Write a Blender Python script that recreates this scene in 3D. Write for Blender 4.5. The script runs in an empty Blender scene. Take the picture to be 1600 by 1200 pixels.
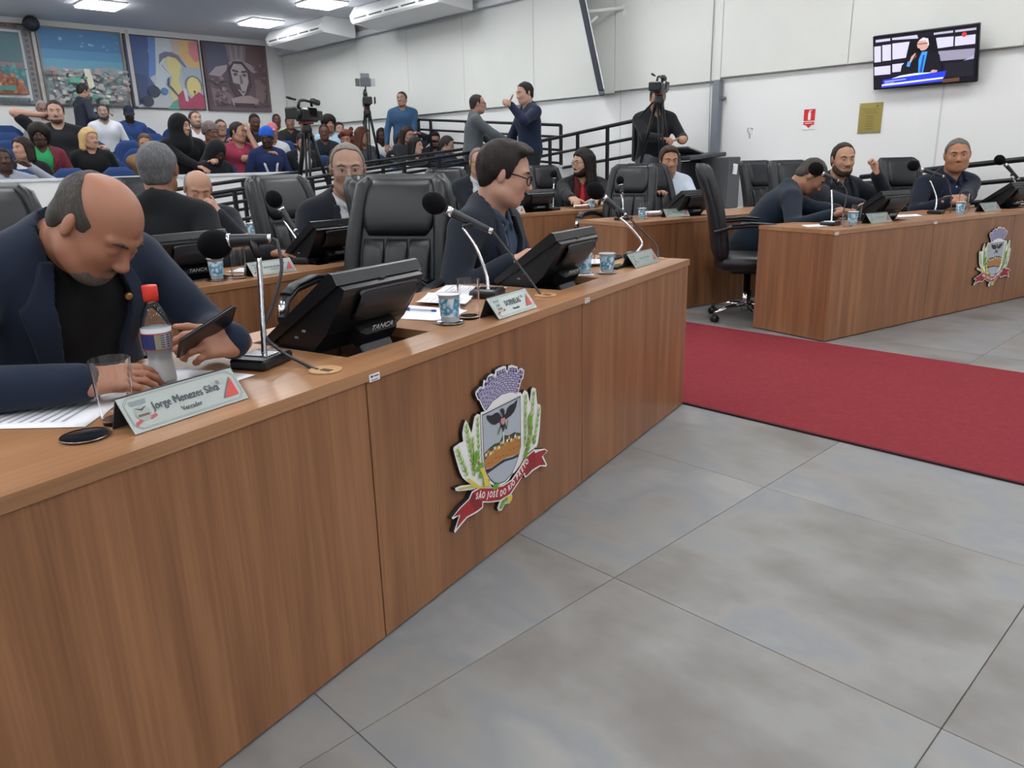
import bpy, math, random
import numpy as np
from mathutils import Matrix, Vector

# ------------------------------------------------------------------ camera, light, exposure
SC = bpy.context.scene
COL = SC.collection
cam_d = bpy.data.cameras.new('camera')
cam_d.sensor_width = 36.0
cam_d.lens = 36.0 * 1185.96 / 1600.0
cam_d.clip_start = 0.05
cam = bpy.data.objects.new('camera', cam_d)
COL.objects.link(cam)
_r, _u, _b = (0.718989, -0.694625, -0.02348), (0.211056, 0.186022, 0.95961), (-0.662201, -0.694905, 0.280352)
cam.matrix_world = Matrix(((_r[0], _u[0], _b[0], 0), (_r[1], _u[1], _b[1], 0), (_r[2], _u[2], _b[2], 1.2), (0, 0, 0, 1)))
SC.camera = cam
world = bpy.data.worlds.new('world')
SC.world = world
world.use_nodes = True
world.node_tree.nodes['Background'].inputs[0].default_value = (0.75, 0.85, 1.0, 1)
world.node_tree.nodes['Background'].inputs[1].default_value = 0.3
SC.view_settings.view_transform = 'Standard'
SC.view_settings.look = 'None'
SC.view_settings.gamma = 1.0
SC.view_settings.use_curve_mapping = False
SC.view_settings.exposure = 0.0
PANEL_LIGHT = 24.0          # emission of each ceiling panel

# room: x runs along the painting wall, y along the blind wall
XW, YW, ZC = 8.86, 16.22, 3.80
X0, Y0 = -5.5, -5.0
DH = 0.734                  # desk height
R = math.radians
random.seed(7)

# ------------------------------------------------------------------ helpers
def lin(c):
    c = c.lstrip('#')
    v = [int(c[i:i + 2], 16) / 255 for i in (0, 2, 4)]
    return [x / 12.92 if x <= .04045 else ((x + .055) / 1.055) ** 2.4 for x in v]

MATS = {}
def mat(name, col='#808080', rough=.5, metal=0., emit=0., alpha=1., trans=0., ior=1.45, spec=.5, sheen=0., coat=0., var=0., vscale=30., bump=0., bscale=200.):
    if name in MATS: return MATS[name]
    m = bpy.data.materials.new(name); m.use_nodes = True
    nt = m.node_tree; b = nt.nodes['Principled BSDF']
    c = lin(col) + [1]
    b.inputs['Base Color'].default_value = c
    b.inputs['Roughness'].default_value = rough
    b.inputs['Metallic'].default_value = metal
    b.inputs['IOR'].default_value = ior
    b.inputs['Specular IOR Level'].default_value = spec
    b.inputs['Transmission Weight'].default_value = trans
    b.inputs['Sheen Weight'].default_value = sheen
    b.inputs['Coat Weight'].default_value = coat
    b.inputs['Alpha'].default_value = alpha
    if emit:
        b.inputs['Emission Color'].default_value = c
        b.inputs['Emission Strength'].default_value = emit
    if var:
        tc = nt.nodes.new('ShaderNodeTexCoord'); n = nt.nodes.new('ShaderNodeTexNoise')
        n.inputs['Scale'].default_value = vscale; n.inputs['Detail'].default_value = 4
        nt.links.new(tc.outputs['Object'], n.inputs['Vector'])
        mx = nt.nodes.new('ShaderNodeMix'); mx.data_type = 'RGBA'; mx.blend_type = 'MIX'
        mx.inputs['A'].default_value = [x * (1 - var) for x in c[:3]] + [1]
        mx.inputs['B'].default_value = [min(1, x * (1 + var)) for x in c[:3]] + [1]
        nt.links.new(n.outputs['Fac'], mx.inputs['Factor'])
        nt.links.new(mx.outputs['Result'], b.inputs['Base Color'])
    if bump:
        tc = nt.nodes.new('ShaderNodeTexCoord'); n = nt.nodes.new('ShaderNodeTexNoise')
        n.inputs['Scale'].default_value = bscale; n.inputs['Detail'].default_value = 3
        nt.links.new(tc.outputs['Object'], n.inputs['Vector'])
        bp = nt.nodes.new('ShaderNodeBump'); bp.inputs['Strength'].default_value = bump; bp.inputs['Distance'].default_value = .01
        nt.links.new(n.outputs['Fac'], bp.inputs['Height']); nt.links.new(bp.outputs['Normal'], b.inputs['Normal'])
    MATS[name] = m
    return m

def flat(hexc, rough=.6):
    return mat('paint_' + hexc.lstrip('#'), hexc, rough)

def mix_mat(name, cols, coord='Object', scale=(1, 1, 1), nscale=5., detail=6., rough=.5, dist=0., bump=0., rand=False, noise='N', pos=None, rough2=None, spec=.5):
    """noise driven colour ramp material"""
    if name in MATS: return MATS[name]
    m = bpy.data.materials.new(name); m.use_nodes = True
    nt = m.node_tree; b = nt.nodes['Principled BSDF']; L = nt.links.new
    tc = nt.nodes.new('ShaderNodeTexCoord'); mp = nt.nodes.new('ShaderNodeMapping')
    mp.inputs['Scale'].default_value = scale
    L(tc.outputs[coord], mp.inputs['Vector'])
    if rand:
        oi = nt.nodes.new('ShaderNodeObjectInfo'); ma = nt.nodes.new('ShaderNodeVectorMath'); ma.operation = 'SCALE'
        cx = nt.nodes.new('ShaderNodeCombineXYZ')
        for k in ('X', 'Y', 'Z'): L(oi.outputs['Random'], cx.inputs[k])
        L(cx.outputs[0], ma.inputs[0]); ma.inputs['Scale'].default_value = 37.
        L(ma.outputs[0], mp.inputs['Location'])
    n = nt.nodes.new('ShaderNodeTexNoise')
    n.inputs['Scale'].default_value = nscale; n.inputs['Detail'].default_value = detail; n.inputs['Distortion'].default_value = dist
    L(mp.outputs[0], n.inputs['Vector'])
    cr = nt.nodes.new('ShaderNodeValToRGB'); el = cr.color_ramp.elements
    pos = pos or [.3 + .4 * i / (len(cols) - 1) for i in range(len(cols))]
    while len(el) < len(cols): el.new(.5)
    for e, p_, c in zip(el, pos, cols): e.position = p_; e.color = lin(c) + [1]
    L(n.outputs['Fac'], cr.inputs['Fac']); L(cr.outputs[0], b.inputs['Base Color'])
    b.inputs['Roughness'].default_value = rough
    b.inputs['Specular IOR Level'].default_value = spec
    if rough2 is not None:
        mr = nt.nodes.new('ShaderNodeMapRange'); mr.inputs['To Min'].default_value = rough; mr.inputs['To Max'].default_value = rough2
        L(n.outputs['Fac'], mr.inputs['Value']); L(mr.outputs[0], b.inputs['Roughness'])
    if bump:
        bp = nt.nodes.new('ShaderNodeBump'); bp.inputs['Strength'].default_value = bump; bp.inputs['Distance'].default_value = .01
        L(n.outputs['Fac'], bp.inputs['Height']); L(bp.outputs['Normal'], b.inputs['Normal'])
    MATS[name] = m
    return m

class MB:
    """collects shapes, builds one mesh object"""
    def __init__(s): s.v, s.f, s.mi, s.sm = [], [], [], []
    def add(s, vs, fs, mi=0, sm=False):
        o = len(s.v); s.v += [tuple(v) for v in vs]
        for f in fs: s.f.append(tuple(o + i for i in f)); s.mi.append(mi); s.sm.append(sm)
        return s
    def box(s, c, d, ch=0., rot=None, mi=0):
        """box centre c, size d, chamfer ch, rot a Matrix"""
        hx, hy, hz = d[0] / 2, d[1] / 2, d[2] / 2
        if ch <= 0:
            vs = [Vector((x, y, z)) for x in (-hx, hx) for y in (-hy, hy) for z in (-hz, hz)]
            fs = [(0, 1, 3, 2), (4, 6, 7, 5), (0, 4, 5, 1), (2, 3, 7, 6), (0, 2, 6, 4), (1, 5, 7, 3)]
        else:
            ch = min(ch, hx * .98, hy * .98, hz * .98)
            vs, ix = [], {}
            for sx in (-1, 1):
                for sy in (-1, 1):
                    for sz in (-1, 1):
                        for a in range(3):
                            q = [sx * hx, sy * hy, sz * hz]
                            for k in range(3):
                                if k != a: q[k] -= (sx, sy, sz)[k] * ch
                            ix[sx, sy, sz, a] = len(vs); vs.append(Vector(q))
            fs = []
            for a in range(3):
                b, c2 = (a + 1) % 3, (a + 2) % 3
                for sg in (-1, 1):
                    def k(p, q):
                        t = [0, 0, 0]; t[a] = sg; t[b] = p; t[c2] = q; return ix[t[0], t[1], t[2], a]
                    q4 = [k(-1, -1), k(1, -1), k(1, 1), k(-1, 1)]
                    fs.append(tuple(q4 if sg > 0 else q4[::-1]))
                for p in (-1, 1):
                    for q in (-1, 1):
                        def k2(sg, w):
                            t = [0, 0, 0]; t[a] = sg; t[b] = p; t[c2] = q; return ix[t[0], t[1], t[2], w]
                        f4 = (k2(-1, b), k2(1, b), k2(1, c2), k2(-1, c2))
                        fs.append(f4 if p * q > 0 else f4[::-1])
            for sx in (-1, 1):
                for sy in (-1, 1):
                    for sz in (-1, 1):
                        t = (ix[sx, sy, sz, 0], ix[sx, sy, sz, 1], ix[sx, sy, sz, 2])
                        fs.append(t if sx * sy * sz > 0 else t[::-1])
        if rot is not None: vs = [rot @ v for v in vs]
        c = Vector(c)
        return s.add([v + c for v in vs], fs, mi)
    def tube(s, pts, r, n=8, mi=0, cap=True, flat=(1, 1), up=None):
        """swept ellipse along pts; r scalar or list"""
        P = [Vector(p) for p in pts]
        rs = r if isinstance(r, (list, tuple)) else [r] * len(P)
        vs = []; prev = None
        for i, p in enumerate(P):
            t = (P[min(i + 1, len(P) - 1)] - P[max(i - 1, 0)]).normalized()
            if prev is None:
                u = Vector(up) if up else (Vector((0, 0, 1)) if abs(t.z) < .9 else Vector((1, 0, 0)))
            else: u = prev
            u = (u - t * u.dot(t)).normalized(); prev = u; w = t.cross(u)
            for k in range(n):
                a = 2 * math.pi * k / n
                vs.append(p + u * (math.cos(a) * rs[i] * flat[0]) + w * (math.sin(a) * rs[i] * flat[1]))
        fs = []
        for i in range(len(P) - 1):
            for k in range(n):
                fs.append((i * n + k, i * n + (k + 1) % n, (i + 1) * n + (k + 1) % n, (i + 1) * n + k))
        s.add(vs, fs, mi, True)
        if cap:
            o = len(s.v) - len(vs)
            s.f.append(tuple(o + k for k in range(n))[::-1]); s.mi.append(mi); s.sm.append(False)
            s.f.append(tuple(o + (len(P) - 1) * n + k for k in range(n))); s.mi.append(mi); s.sm.append(False)
        return s
    def lathe(s, prof, n=24, c=(0, 0, 0), mi=0, rot=None, sm=True, caps=True):
        vs = []
        for r_, z in prof:
            for k in range(n):
                a = 2 * math.pi * k / n; vs.append(Vector((r_ * math.cos(a), r_ * math.sin(a), z)))
        if rot is not None: vs = [rot @ v for v in vs]
        c = Vector(c); vs = [v + c for v in vs]
        fs = []
        for i in range(len(prof) - 1):
            for k in range(n):
                fs.append((i * n + k, i * n + (k + 1) % n, (i + 1) * n + (k + 1) % n, (i + 1) * n + k))
        s.add(vs, fs, mi, sm)
        o = len(s.v) - len(vs)
        if caps and prof[0][0] > 1e-5: s.f.append(tuple(o + k for k in range(n))[::-1]); s.mi.append(mi); s.sm.append(False)
        if caps and prof[-1][0] > 1e-5: s.f.append(tuple(o + (len(prof) - 1) * n + k for k in range(n))); s.mi.append(mi); s.sm.append(False)
        return s
    def prism(s, poly, z0, z1, mi=0, fr=None, mi_top=None):
        """2D polygon extruded along local z, fr maps to 3D"""
        n = len(poly)
        ar = sum(poly[i][0] * poly[(i + 1) % n][1] - poly[(i + 1) % n][0] * poly[i][1] for i in range(n))
        if ar < 0: poly = poly[::-1]
        vs = [Vector((x, y, z)) for z in (z0, z1) for x, y in poly]
        if fr is not None: vs = [fr @ v for v in vs]
        fs = [(i, (i + 1) % n, n + (i + 1) % n, n + i) for i in range(n)]
        s.add(vs, fs + [tuple(range(n))[::-1]], mi)
        o = len(s.v) - 2 * n
        s.f.append(tuple(o + n + i for i in range(n))); s.mi.append(mi if mi_top is None else mi_top); s.sm.append(False)
        return s
    def ell(s, c, r, n=16, m=10, rot=None, mi=0):
        prof = [(math.sin(math.pi * i / m), -math.cos(math.pi * i / m)) for i in range(m + 1)]
        vs = []
        for a_, z in prof:
            for k in range(n):
                a = 2 * math.pi * k / n; vs.append(Vector((a_ * math.cos(a) * r[0], a_ * math.sin(a) * r[1], z * r[2])))
        if rot is not None: vs = [rot @ v for v in vs]
        c = Vector(c); vs = [v + c for v in vs]
        fs = [(i * n + k, i * n + (k + 1) % n, (i + 1) * n + (k + 1) % n, (i + 1) * n + k) for i in range(m) for k in range(n)]
        return s.add(vs, fs, mi, True)
    def loft(s, secs, mi=0, cap=True, sm=True):
        n = len(secs[0]); vs = [Vector(p) for q in secs for p in q]
        fs = [(i * n + k, i * n + (k + 1) % n, (i + 1) * n + (k + 1) % n, (i + 1) * n + k) for i in range(len(secs) - 1) for k in range(n)]
        s.add(vs, fs, mi, sm)
        if cap:
            o = len(s.v) - len(vs)
            s.f.append(tuple(o + k for k in range(n))[::-1]); s.mi.append(mi); s.sm.append(sm)
            s.f.append(tuple(o + (len(secs) - 1) * n + k for k in range(n))); s.mi.append(mi); s.sm.append(sm)
        return s
    def mesh(s, name):
        me = bpy.data.meshes.new(name); me.from_pydata(s.v, [], s.f)
        me.polygons.foreach_set('material_index', s.mi); me.polygons.foreach_set('use_smooth', s.sm)
        me.update(); return me
    def build(s, name, mats, parent=None, **kw):
        return link(name, s.mesh(name), mats, parent, **kw)

def tag(o, label=None, cat=None, group=None, kind=None):
    if label: o['label'] = label
    if cat: o['category'] = cat
    if group: o['group'] = group
    if kind: o['kind'] = kind
    return o

def link(name, me, mats, parent=None, **kw):
    if mats is not None and not me.materials:
        for m in (mats if isinstance(mats, (list, tuple)) else [mats]): me.materials.append(m)
    o = bpy.data.objects.new(name, me); COL.objects.link(o)
    if parent is not None: o.parent = parent
    return tag(o, **kw)

def empty(name, loc=(0, 0, 0), rz=0., label=None, cat=None, group=None, kind=None):
    o = bpy.data.objects.new(name, None); COL.objects.link(o)
    o.empty_display_size = .05
    o.location = loc; o.rotation_euler = (0, 0, rz)
    return tag(o, label, cat, group, kind)

def copy_tree(o, parent=None):
    c = o.copy(); COL.objects.link(c); c.parent = parent
    for ch in list(o.children): copy_tree(ch, c)
    return c

def rotm(ax, deg): return Matrix.Rotation(R(deg), 3, ax)

def text_mesh(name, body, size, m, parent, fr, align='CENTER', ext=.0004, bold=0., space=1.):
    cu = bpy.data.curves.new(name, 'FONT'); cu.body = body; cu.size = size; cu.align_x = align; cu.align_y = 'CENTER'
    cu.extrude = ext; cu.offset = bold; cu.resolution_u = 3; cu.space_character = space
    t = bpy.data.objects.new(name, cu)
    me = bpy.data.meshes.new_from_object(t)
    bpy.data.objects.remove(t); bpy.data.curves.remove(cu)
    me.transform(fr); me.name = name
    me.materials.clear()
    return link(name, me, m, parent)

def frame(o, ex, ey, ez=None):
    """4x4 with origin o, axes ex, ey, ez"""
    ex, ey = Vector(ex).normalized(), Vector(ey).normalized()
    ez = ex.cross(ey) if ez is None else Vector(ez)
    m = Matrix((( ex.x, ey.x, ez.x, o[0]), (ex.y, ey.y, ez.y, o[1]), (ex.z, ey.z, ez.z, o[2]), (0, 0, 0, 1)))
    return m

def art(name, polys, parent, fr, step=.0006, rough=.6, mats=None, emit=0., **kw):
    """flat coloured shapes laid over each other: [(colour, [(x,y),...]), ...]"""
    b = MB(); ml = []; ix = {}
    for k, (c, pts) in enumerate(polys):
        if c not in ix:
            ix[c] = len(ml)
            ml.append(mat('glow_' + c.lstrip('#'), c, .3, emit=emit) if emit else flat(c, rough))
        z = step * (k + 1)
        vs = [fr @ Vector((x, y, z)) for x, y in pts]
        n = len(pts)
        ar = sum(pts[i][0] * pts[(i + 1) % n][1] - pts[(i + 1) % n][0] * pts[i][1] for i in range(n))
        b.add(vs, [tuple(range(n)) if ar > 0 else tuple(range(n))[::-1]], ix[c])
    return b.build(name, ml, parent, **kw)

def disc(cx, cy, r, n=14, ry=None, a0=0, a1=360):
    ry = r if ry is None else ry
    return [(cx + r * math.cos(R(a0 + (a1 - a0) * k / n)), cy + ry * math.sin(R(a0 + (a1 - a0) * k / n))) for k in range(n + (1 if a1 - a0 < 360 else 0))]
def rect(x0, y0, x1, y1): return [(x0, y0), (x1, y0), (x1, y1), (x0, y1)]

# ------------------------------------------------------------------ materials
def wood(name, axis, dark='#724c33', mid='#855a3c', light='#986a48', rough=.42):
    if name in MATS: return MATS[name]
    m = bpy.data.materials.new(name); m.use_nodes = True
    nt = m.node_tree; b = nt.nodes['Principled BSDF']; L = nt.links.new
    tc = nt.nodes.new('ShaderNodeTexCoord')
    oi = nt.nodes.new('ShaderNodeObjectInfo'); cx = nt.nodes.new('ShaderNodeCombineXYZ')
    for k in ('X', 'Y', 'Z'): L(oi.outputs['Random'], cx.inputs[k])
    ad = nt.nodes.new('ShaderNodeVectorMath'); ad.operation = 'MULTIPLY_ADD'
    L(cx.outputs[0], ad.inputs[0]); ad.inputs[1].default_value = (9, 7, 5); L(tc.outputs['Object'], ad.inputs[2])
    def noise(sc, ns, det, dist):
        mp = nt.nodes.new('ShaderNodeMapping'); s3 = [1, 1, 1]; s3[axis] = sc; mp.inputs['Scale'].default_value = s3
        L(ad.outputs[0], mp.inputs['Vector'])
        n = nt.nodes.new('ShaderNodeTexNoise'); n.inputs['Scale'].default_value = ns; n.inputs['Detail'].default_value = det; n.inputs['Distortion'].default_value = dist
        L(mp.outputs[0], n.inputs['Vector']); return n
    n1 = noise(.05, 22, 3, .4); n2 = noise(.02, 140, 4, .2); n3 = noise(.10, 7, 3, 1.4)
    a = nt.nodes.new('ShaderNodeMath'); a.operation = 'MULTIPLY_ADD'; a.inputs[1].default_value = .36
    L(n1.outputs['Fac'], a.inputs[0])
    a2 = nt.nodes.new('ShaderNodeMath'); a2.operation = 'MULTIPLY_ADD'; a2.inputs[1].default_value = .26
    L(n2.outputs['Fac'], a2.inputs[0]); L(a2.outputs[0], a.inputs[2])
    a3 = nt.nodes.new('ShaderNodeMath'); a3.operation = 'MULTIPLY'; a3.inputs[1].default_value = .38
    L(n3.outputs['Fac'], a3.inputs[0]); L(a3.outputs[0], a2.inputs[2])
    cr = nt.nodes.new('ShaderNodeValToRGB'); el = cr.color_ramp.elements
    el.new(.5)
    for e, p_, c in zip(el, (.36, .5, .63), (dark, mid, light)): e.position = p_; e.color = lin(c) + [1]
    L(a.outputs[0], cr.inputs['Fac']); L(cr.outputs[0], b.inputs['Base Color'])
    b.inputs['Roughness'].default_value = rough
    bp = nt.nodes.new('ShaderNodeBump'); bp.inputs['Strength'].default_value = .06; bp.inputs['Distance'].default_value = .003
    L(n2.outputs['Fac'], bp.inputs['Height']); L(bp.outputs['Normal'], b.inputs['Normal'])
    MATS[name] = m; return m
WOODV = wood('wood_panel', 2)
WOODH = wood('wood_top', 0, '#8a6243', '#9b7150', '#aa805d', .3)
WALL = mat('wall_paint', '#dfe0e0', .6, var=.02, vscale=1.5)
CEIL = mat('ceiling_paint', '#e2e5ec', .7)
BLACKM = mat('black_metal', '#16181c', .38, .3)
BLKP = mat('black_plastic', '#131519', .34, bump=.04, bscale=600)
DKP = mat('dark_plastic', '#23262b', .4)
CHROME = mat('chrome', '#c8c8cc', .16, 1.)
LEATHER = mat('black_leather', '#15181d', .36, bump=.12, bscale=260, var=.12, vscale=12)
SILVER = mat('silver_plate', '#a2aaa7', .36, .55)
GLASSM = mat('clear_glass', '#ffffff', .02, trans=1., ior=1.45)
WATERM = mat('clear_water', '#ffffff', .0, trans=1., ior=1.33)
PAPER = mat('paper', '#e9eaf0', .75, var=.03, vscale=40)
WHITEP = mat('white_plastic', '#e3e4e4', .4)
INK = mat('ink', '#3a3b44', .7)

# ------------------------------------------------------------------ the room
def slab(name, x0, x1, y0, y1, z0, z1, m, parent=None, kind='structure'):
    return MB().box(((x0 + x1) / 2, (y0 + y1) / 2, (z0 + z1) / 2), (x1 - x0, y1 - y0, z1 - z0)).build(name, m, parent, kind=kind if parent is None else None)

floor = slab('floor', X0, XW, Y0, YW, -.1, -.004, mat('floor_joint', '#62615d', .7))
# large mottled vinyl tiles, each one its own piece
TILE = mix_mat('floor_tile', ['#696663', '#787674', '#81807f', '#797b7f', '#8b8a89'], nscale=2.0, detail=7, rough=.36, dist=.05, rand=True, rough2=.5, scale=(1.5, 1, 1), pos=[.3, .42, .5, .58, .7], spec=.4)
tb = MB(); tb.box((.45, .45, -.003), (.8978, .8978, .006), .001)
tile_me = tb.mesh('tile'); tile_me.materials.append(TILE)
TS = .900
for i in range(-3, 9):
    for j in range(-3, 8):
        x, y = .702 + TS * i, 1.258 + TS * j
        if x > XW - .1: continue
        if .66 * x + .70 * y < -.6: continue
        t = bpy.data.objects.new('tile', tile_me); COL.objects.link(t); t.parent = floor; t.location = (x, y, 0)
slab('ceiling', X0, XW, Y0, YW, ZC, ZC + .1, CEIL)
wr = slab('wall_right', XW, XW + .15, Y0, YW + .15, -.1, ZC + .1, WALL)
wb = slab('wall_back', X0, XW, YW, YW + .15, -.1, ZC + .1, WALL)
slab('wall_left', X0 - .15, X0, Y0, YW + .15, -.1, ZC + .1, WALL)
slab('wall_front', X0, XW, Y0 - .15, Y0, -.1, ZC + .1, WALL)
# pelmet that carries the blinds
slab('trim_1', XW - .16, XW - .002, Y0 + .01, YW - .01, 3.52, 3.60, mat('pelmet', '#c9cdd2', .5))
for k_, y_ in enumerate((6.98, 2.86, 5.52)):
    slab('trim_%d' % (k_ + 2), XW - .005, XW - .0005, y_ - .008, y_ + .008, .0, 2.10, mat('panel_joint', '#c6c8ca', .6))

# red carpet runner
carpet_m = mix_mat('red_carpet', ['#752b31', '#7a2d34', '#7f3037'], nscale=40, detail=9, rough=.95, bump=.12, spec=.1)
cb = MB(); cb.box((4.01, 1.0, .006), (1.69, 4.9, .009), .003)
cb.box((3.166, 1.0, .0045), (.018, 4.9, .008), 0, mi=1); cb.box((4.852, 1.0, .0045), (.018, 4.9, .008), 0, mi=1)
cb.build('carpet_runner', [carpet_m, mat('carpet_edge', '#2a1114', .9)], label='long red carpet runner laid across the grey floor tiles', cat='carpet')

# ------------------------------------------------------------------ ceiling lights
lf = MB(); lf.box((0, 0, -.012), (.64, .64, .024), .006)
lf_me = lf.mesh('frame'); lf_me.materials.append(mat('light_frame', '#e8e8e8', .5))
ld = MB(); ld.box((0, 0, -.032), (.60, .60, .042), .006)
ld_me = ld.mesh('diffuser'); ld_me.materials.append(mat('light_diffuser', '#fafbfb', .5, emit=PANEL_LIGHT))
VIS = {(3, 8): 'square ceiling light panel above the landscape painting', (4, 8): 'square ceiling light panel above the brown portrait painting', (4, 7): 'square ceiling light panel nearest the white air conditioner'}
for i in range(5):
    for j in range(9):
        x, y = 4.60 + 2.74 * (i - 3), 14.17 + 2.165 * (j - 8)
        e = empty('ceiling_light', (x, y, ZC - .001), 0, VIS.get((i, j), 'square ceiling light panel in the rows above the chamber'), 'ceiling light', 'ceiling light panels')
        link('frame', lf_me, None, e); link('diffuser', ld_me, None, e)

# ------------------------------------------------------------------ roller blinds on the right wall
def blind_mat():
    m = mat('blind_fabric', '#d3d5d1', .8, var=.04, vscale=2)
    return m
BLM = blind_mat()
edges = [16.2, 14.85, 13.31, 11.73, 10.21, 8.6, 7.05, 5.40, 3.84, 2.2, .5]
names = ['in the far corner', 'second from the far corner', 'third from the far corner', 'behind the light of the video camera', 'above the denim shirt man', 'above the two standing men', 'beside the edge of the hanging screen', 'above the camera operator', 'above the extinguisher sign', 'behind the wall television', 'right of the wall television']
rng = np.random.RandomState(3)
for k in range(len(edges) - 1):
    y1, y0 = edges[k] - .003, edges[k + 1] + .003
    zb = 2.06 + (.0 if k < 5 else .03 if k == 5 else .055) + (.03 if k >= 7 else 0) - (.01 if k > 8 else 0)
    n, mz = 16, 8; vs = []
    ph = rng.rand(3) * 6
    for a in range(n + 1):
        for b_ in range(mz + 1):
            u, w = a / n, b_ / mz
            dx = .004 * math.sin(u * 7 + ph[0] + w * 2) * (1 - abs(2 * u - 1) ** 4) + .010 * math.exp(-((u - .15 - .5 * w) * 9) ** 2) * (1 if k in (1, 4, 8) else 0)
            vs.append((XW - .05 - dx, y0 + (y1 - y0) * u, 3.53 - (3.53 - zb) * w))
    fs = [(a * (mz + 1) + c, a * (mz + 1) + c + 1, (a + 1) * (mz + 1) + c + 1, (a + 1) * (mz + 1) + c) for a in range(n) for c in range(mz)]
    e = empty('roller_blind', (0, 0, 0), 0, 'pale grey roller blind on the right wall ' + names[k], 'blind', 'roller blinds on the right wall')
    bb = MB(); bb.add(vs, fs, 0, False)
    fo = bb.build('fabric', BLM, e)
    md = fo.modifiers.new('thickness', 'SOLIDIFY'); md.thickness = .003
    MB().box((XW - .05, (y0 + y1) / 2, zb - .004), (.014, y1 - y0, .012), .003).build('bottom_rail', mat('blind_rail', '#b9bbb8', .4), e)

# ------------------------------------------------------------------ paintings on the back wall
PY = YW - .045
def painting(x0, x1, z0, z1, polys, frame_col, label, bw=.03, base='#cccccc'):
    e = empty('painting', ((x0 + x1) / 2, YW, z0), 0, label, 'painting', 'large paintings on the back wall')
    fr = frame((x0 - (x0 + x1) / 2, -.03, 0), (1, 0, 0), (0, 0, 1))
    w, h = x1 - x0, z1 - z0
    MB().box((0, -.014, h / 2), (w, .026, h), .002).build('canvas', flat(base), e)
    def pale(c):
        v = [int(c[i:i + 2], 16) for i in (1, 3, 5)]; return '#%02x%02x%02x' % tuple(int(a * .84 + b_ * .16) for a, b_ in zip(v, (176, 182, 196)))
    art('picture', [(pale(c), [(min(max(x, 0), 1) * w, min(max(y, 0), 1) * h) for x, y in p_]) for c, p_ in polys], e, fr, .0012)
    fb = MB()
    for c, d in (((0, -.025, h - bw / 2), (w, .05, bw)), ((0, -.025, bw / 2), (w, .05, bw)), ((-w / 2 + bw / 2, -.025, h / 2), (bw, .05, h)), ((w / 2 - bw / 2, -.025, h / 2), (bw, .05, h))):
        fb.box(c, d, .003)
    fb.build('frame', flat(frame_col), e)
    return e
rg = random.Random(5)
def dabs(n, x0, x1, y0, y1, cols, s0, s1):
    out = []
    for _ in range(n):
        x, y = rg.uniform(x0, x1), rg.uniform(y0, y1); s = rg.uniform(s0, s1); a = rg.uniform(.5, 1.4)
        out.append((rg.choice(cols), [(x - s, y - s * a * .6), (x + s * .9, y - s * a * .7), (x + s, y + s * a * .6), (x - s * .6, y + s * a)]))
    return out
# 1: mosaic with ornamental border
P1 = [('#8b7f7a', rect(0, 0, 1, 1)), ('#5c7f8a', rect(0, .0, .86, .93))]
P1 += [('#d8d5d2', [(.80, .06), (.84, .06), (.84, .92), (.80, .92)]), ('#d8d5d2', rect(0, .09, .84, .13)), ('#d8d5d2', rect(0, .89, .84, .92))]
for k in range(14): P1 += [('#55586a', rect(.88, .03 + k * .068, .93, .07 + k * .068))]
for k in range(10): P1 += [('#5d5450', rect(.02 + k * .08, .02, .06 + k * .08, .07)), ('#5d5450', rect(.02 + k * .08, .94, .06 + k * .08, .98))]
P1 += [('#4e7078', rect(.0, .52, .78, .88)), ('#8d6f72', rect(0, .46, .78, .52)), ('#3f7f80', rect(0, .30, .78, .46)), ('#b06a4c', [(0, .13), (.78, .13), (.72, .28), (.40, .40), (.2, .44), (0, .46)])]
P1 += dabs(90, .02, .42, .60, .86, ['#9db3b8', '#3a5a66', '#6d8f94', '#c9cfcf'], .008, .02)
P1 += dabs(70, .02, .72, .14, .36, ['#c07a56', '#8f5540', '#d39a74', '#a86048'], .01, .03) + [('#3b7a6c', rect(.3, .16, .55, .22))]
P1 += dabs(40, .1, .75, .31, .46, ['#2f6f74', '#5d9a98'], .01, .03)
painting(3.06, 4.03, 2.37, 3.70, P1, '#6d625c', 'painting of a mosaic town with a patterned grey border', .025)
# 2: blue sky over a crowded hillside
P2 = [('#4a7fb0', rect(0, 0, 1, 1)), ('#5793bf', rect(0, .4, 1, .72)), ('#63a3bf', rect(0, .4, 1, .60)), ('#8f9ca0', [(0, 0), (1, 0), (1, .50), (.82, .53), (.6, .5), (.3, .47), (.1, .48), (0, .5)])]
P2 += dabs(330, .03, .93, .03, .46, ['#a9a3a2', '#8c979b', '#b7a8a2', '#7d9a98', '#a58a88', '#c5c1bd', '#6d8f8e', '#94a59a'], .012, .04)
P2 += [('#4fa184', [(.2, .33), (.36, .38), (.33, .28), (.22, .28)]), ('#d3d0b4', [(.40, .46), (.47, .46), (.50, .24), (.43, .2)])]
P2 += dabs(12, .1, .9, .7, .9, ['#6f9cc2', '#80aacb'], .01, .02)
P2 += dabs(30, .05, .9, .05, .4, ['#4f8d80', '#a36a6a', '#d8cfc8'], .012, .03)
P2 += [('#b4ada4', rect(.955, 0, 1, 1))]
painting(4.10, 5.51, 2.375, 3.70, P2, '#8d867e', 'painting of blue sky above a crowded pastel hillside', .028)
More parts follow.
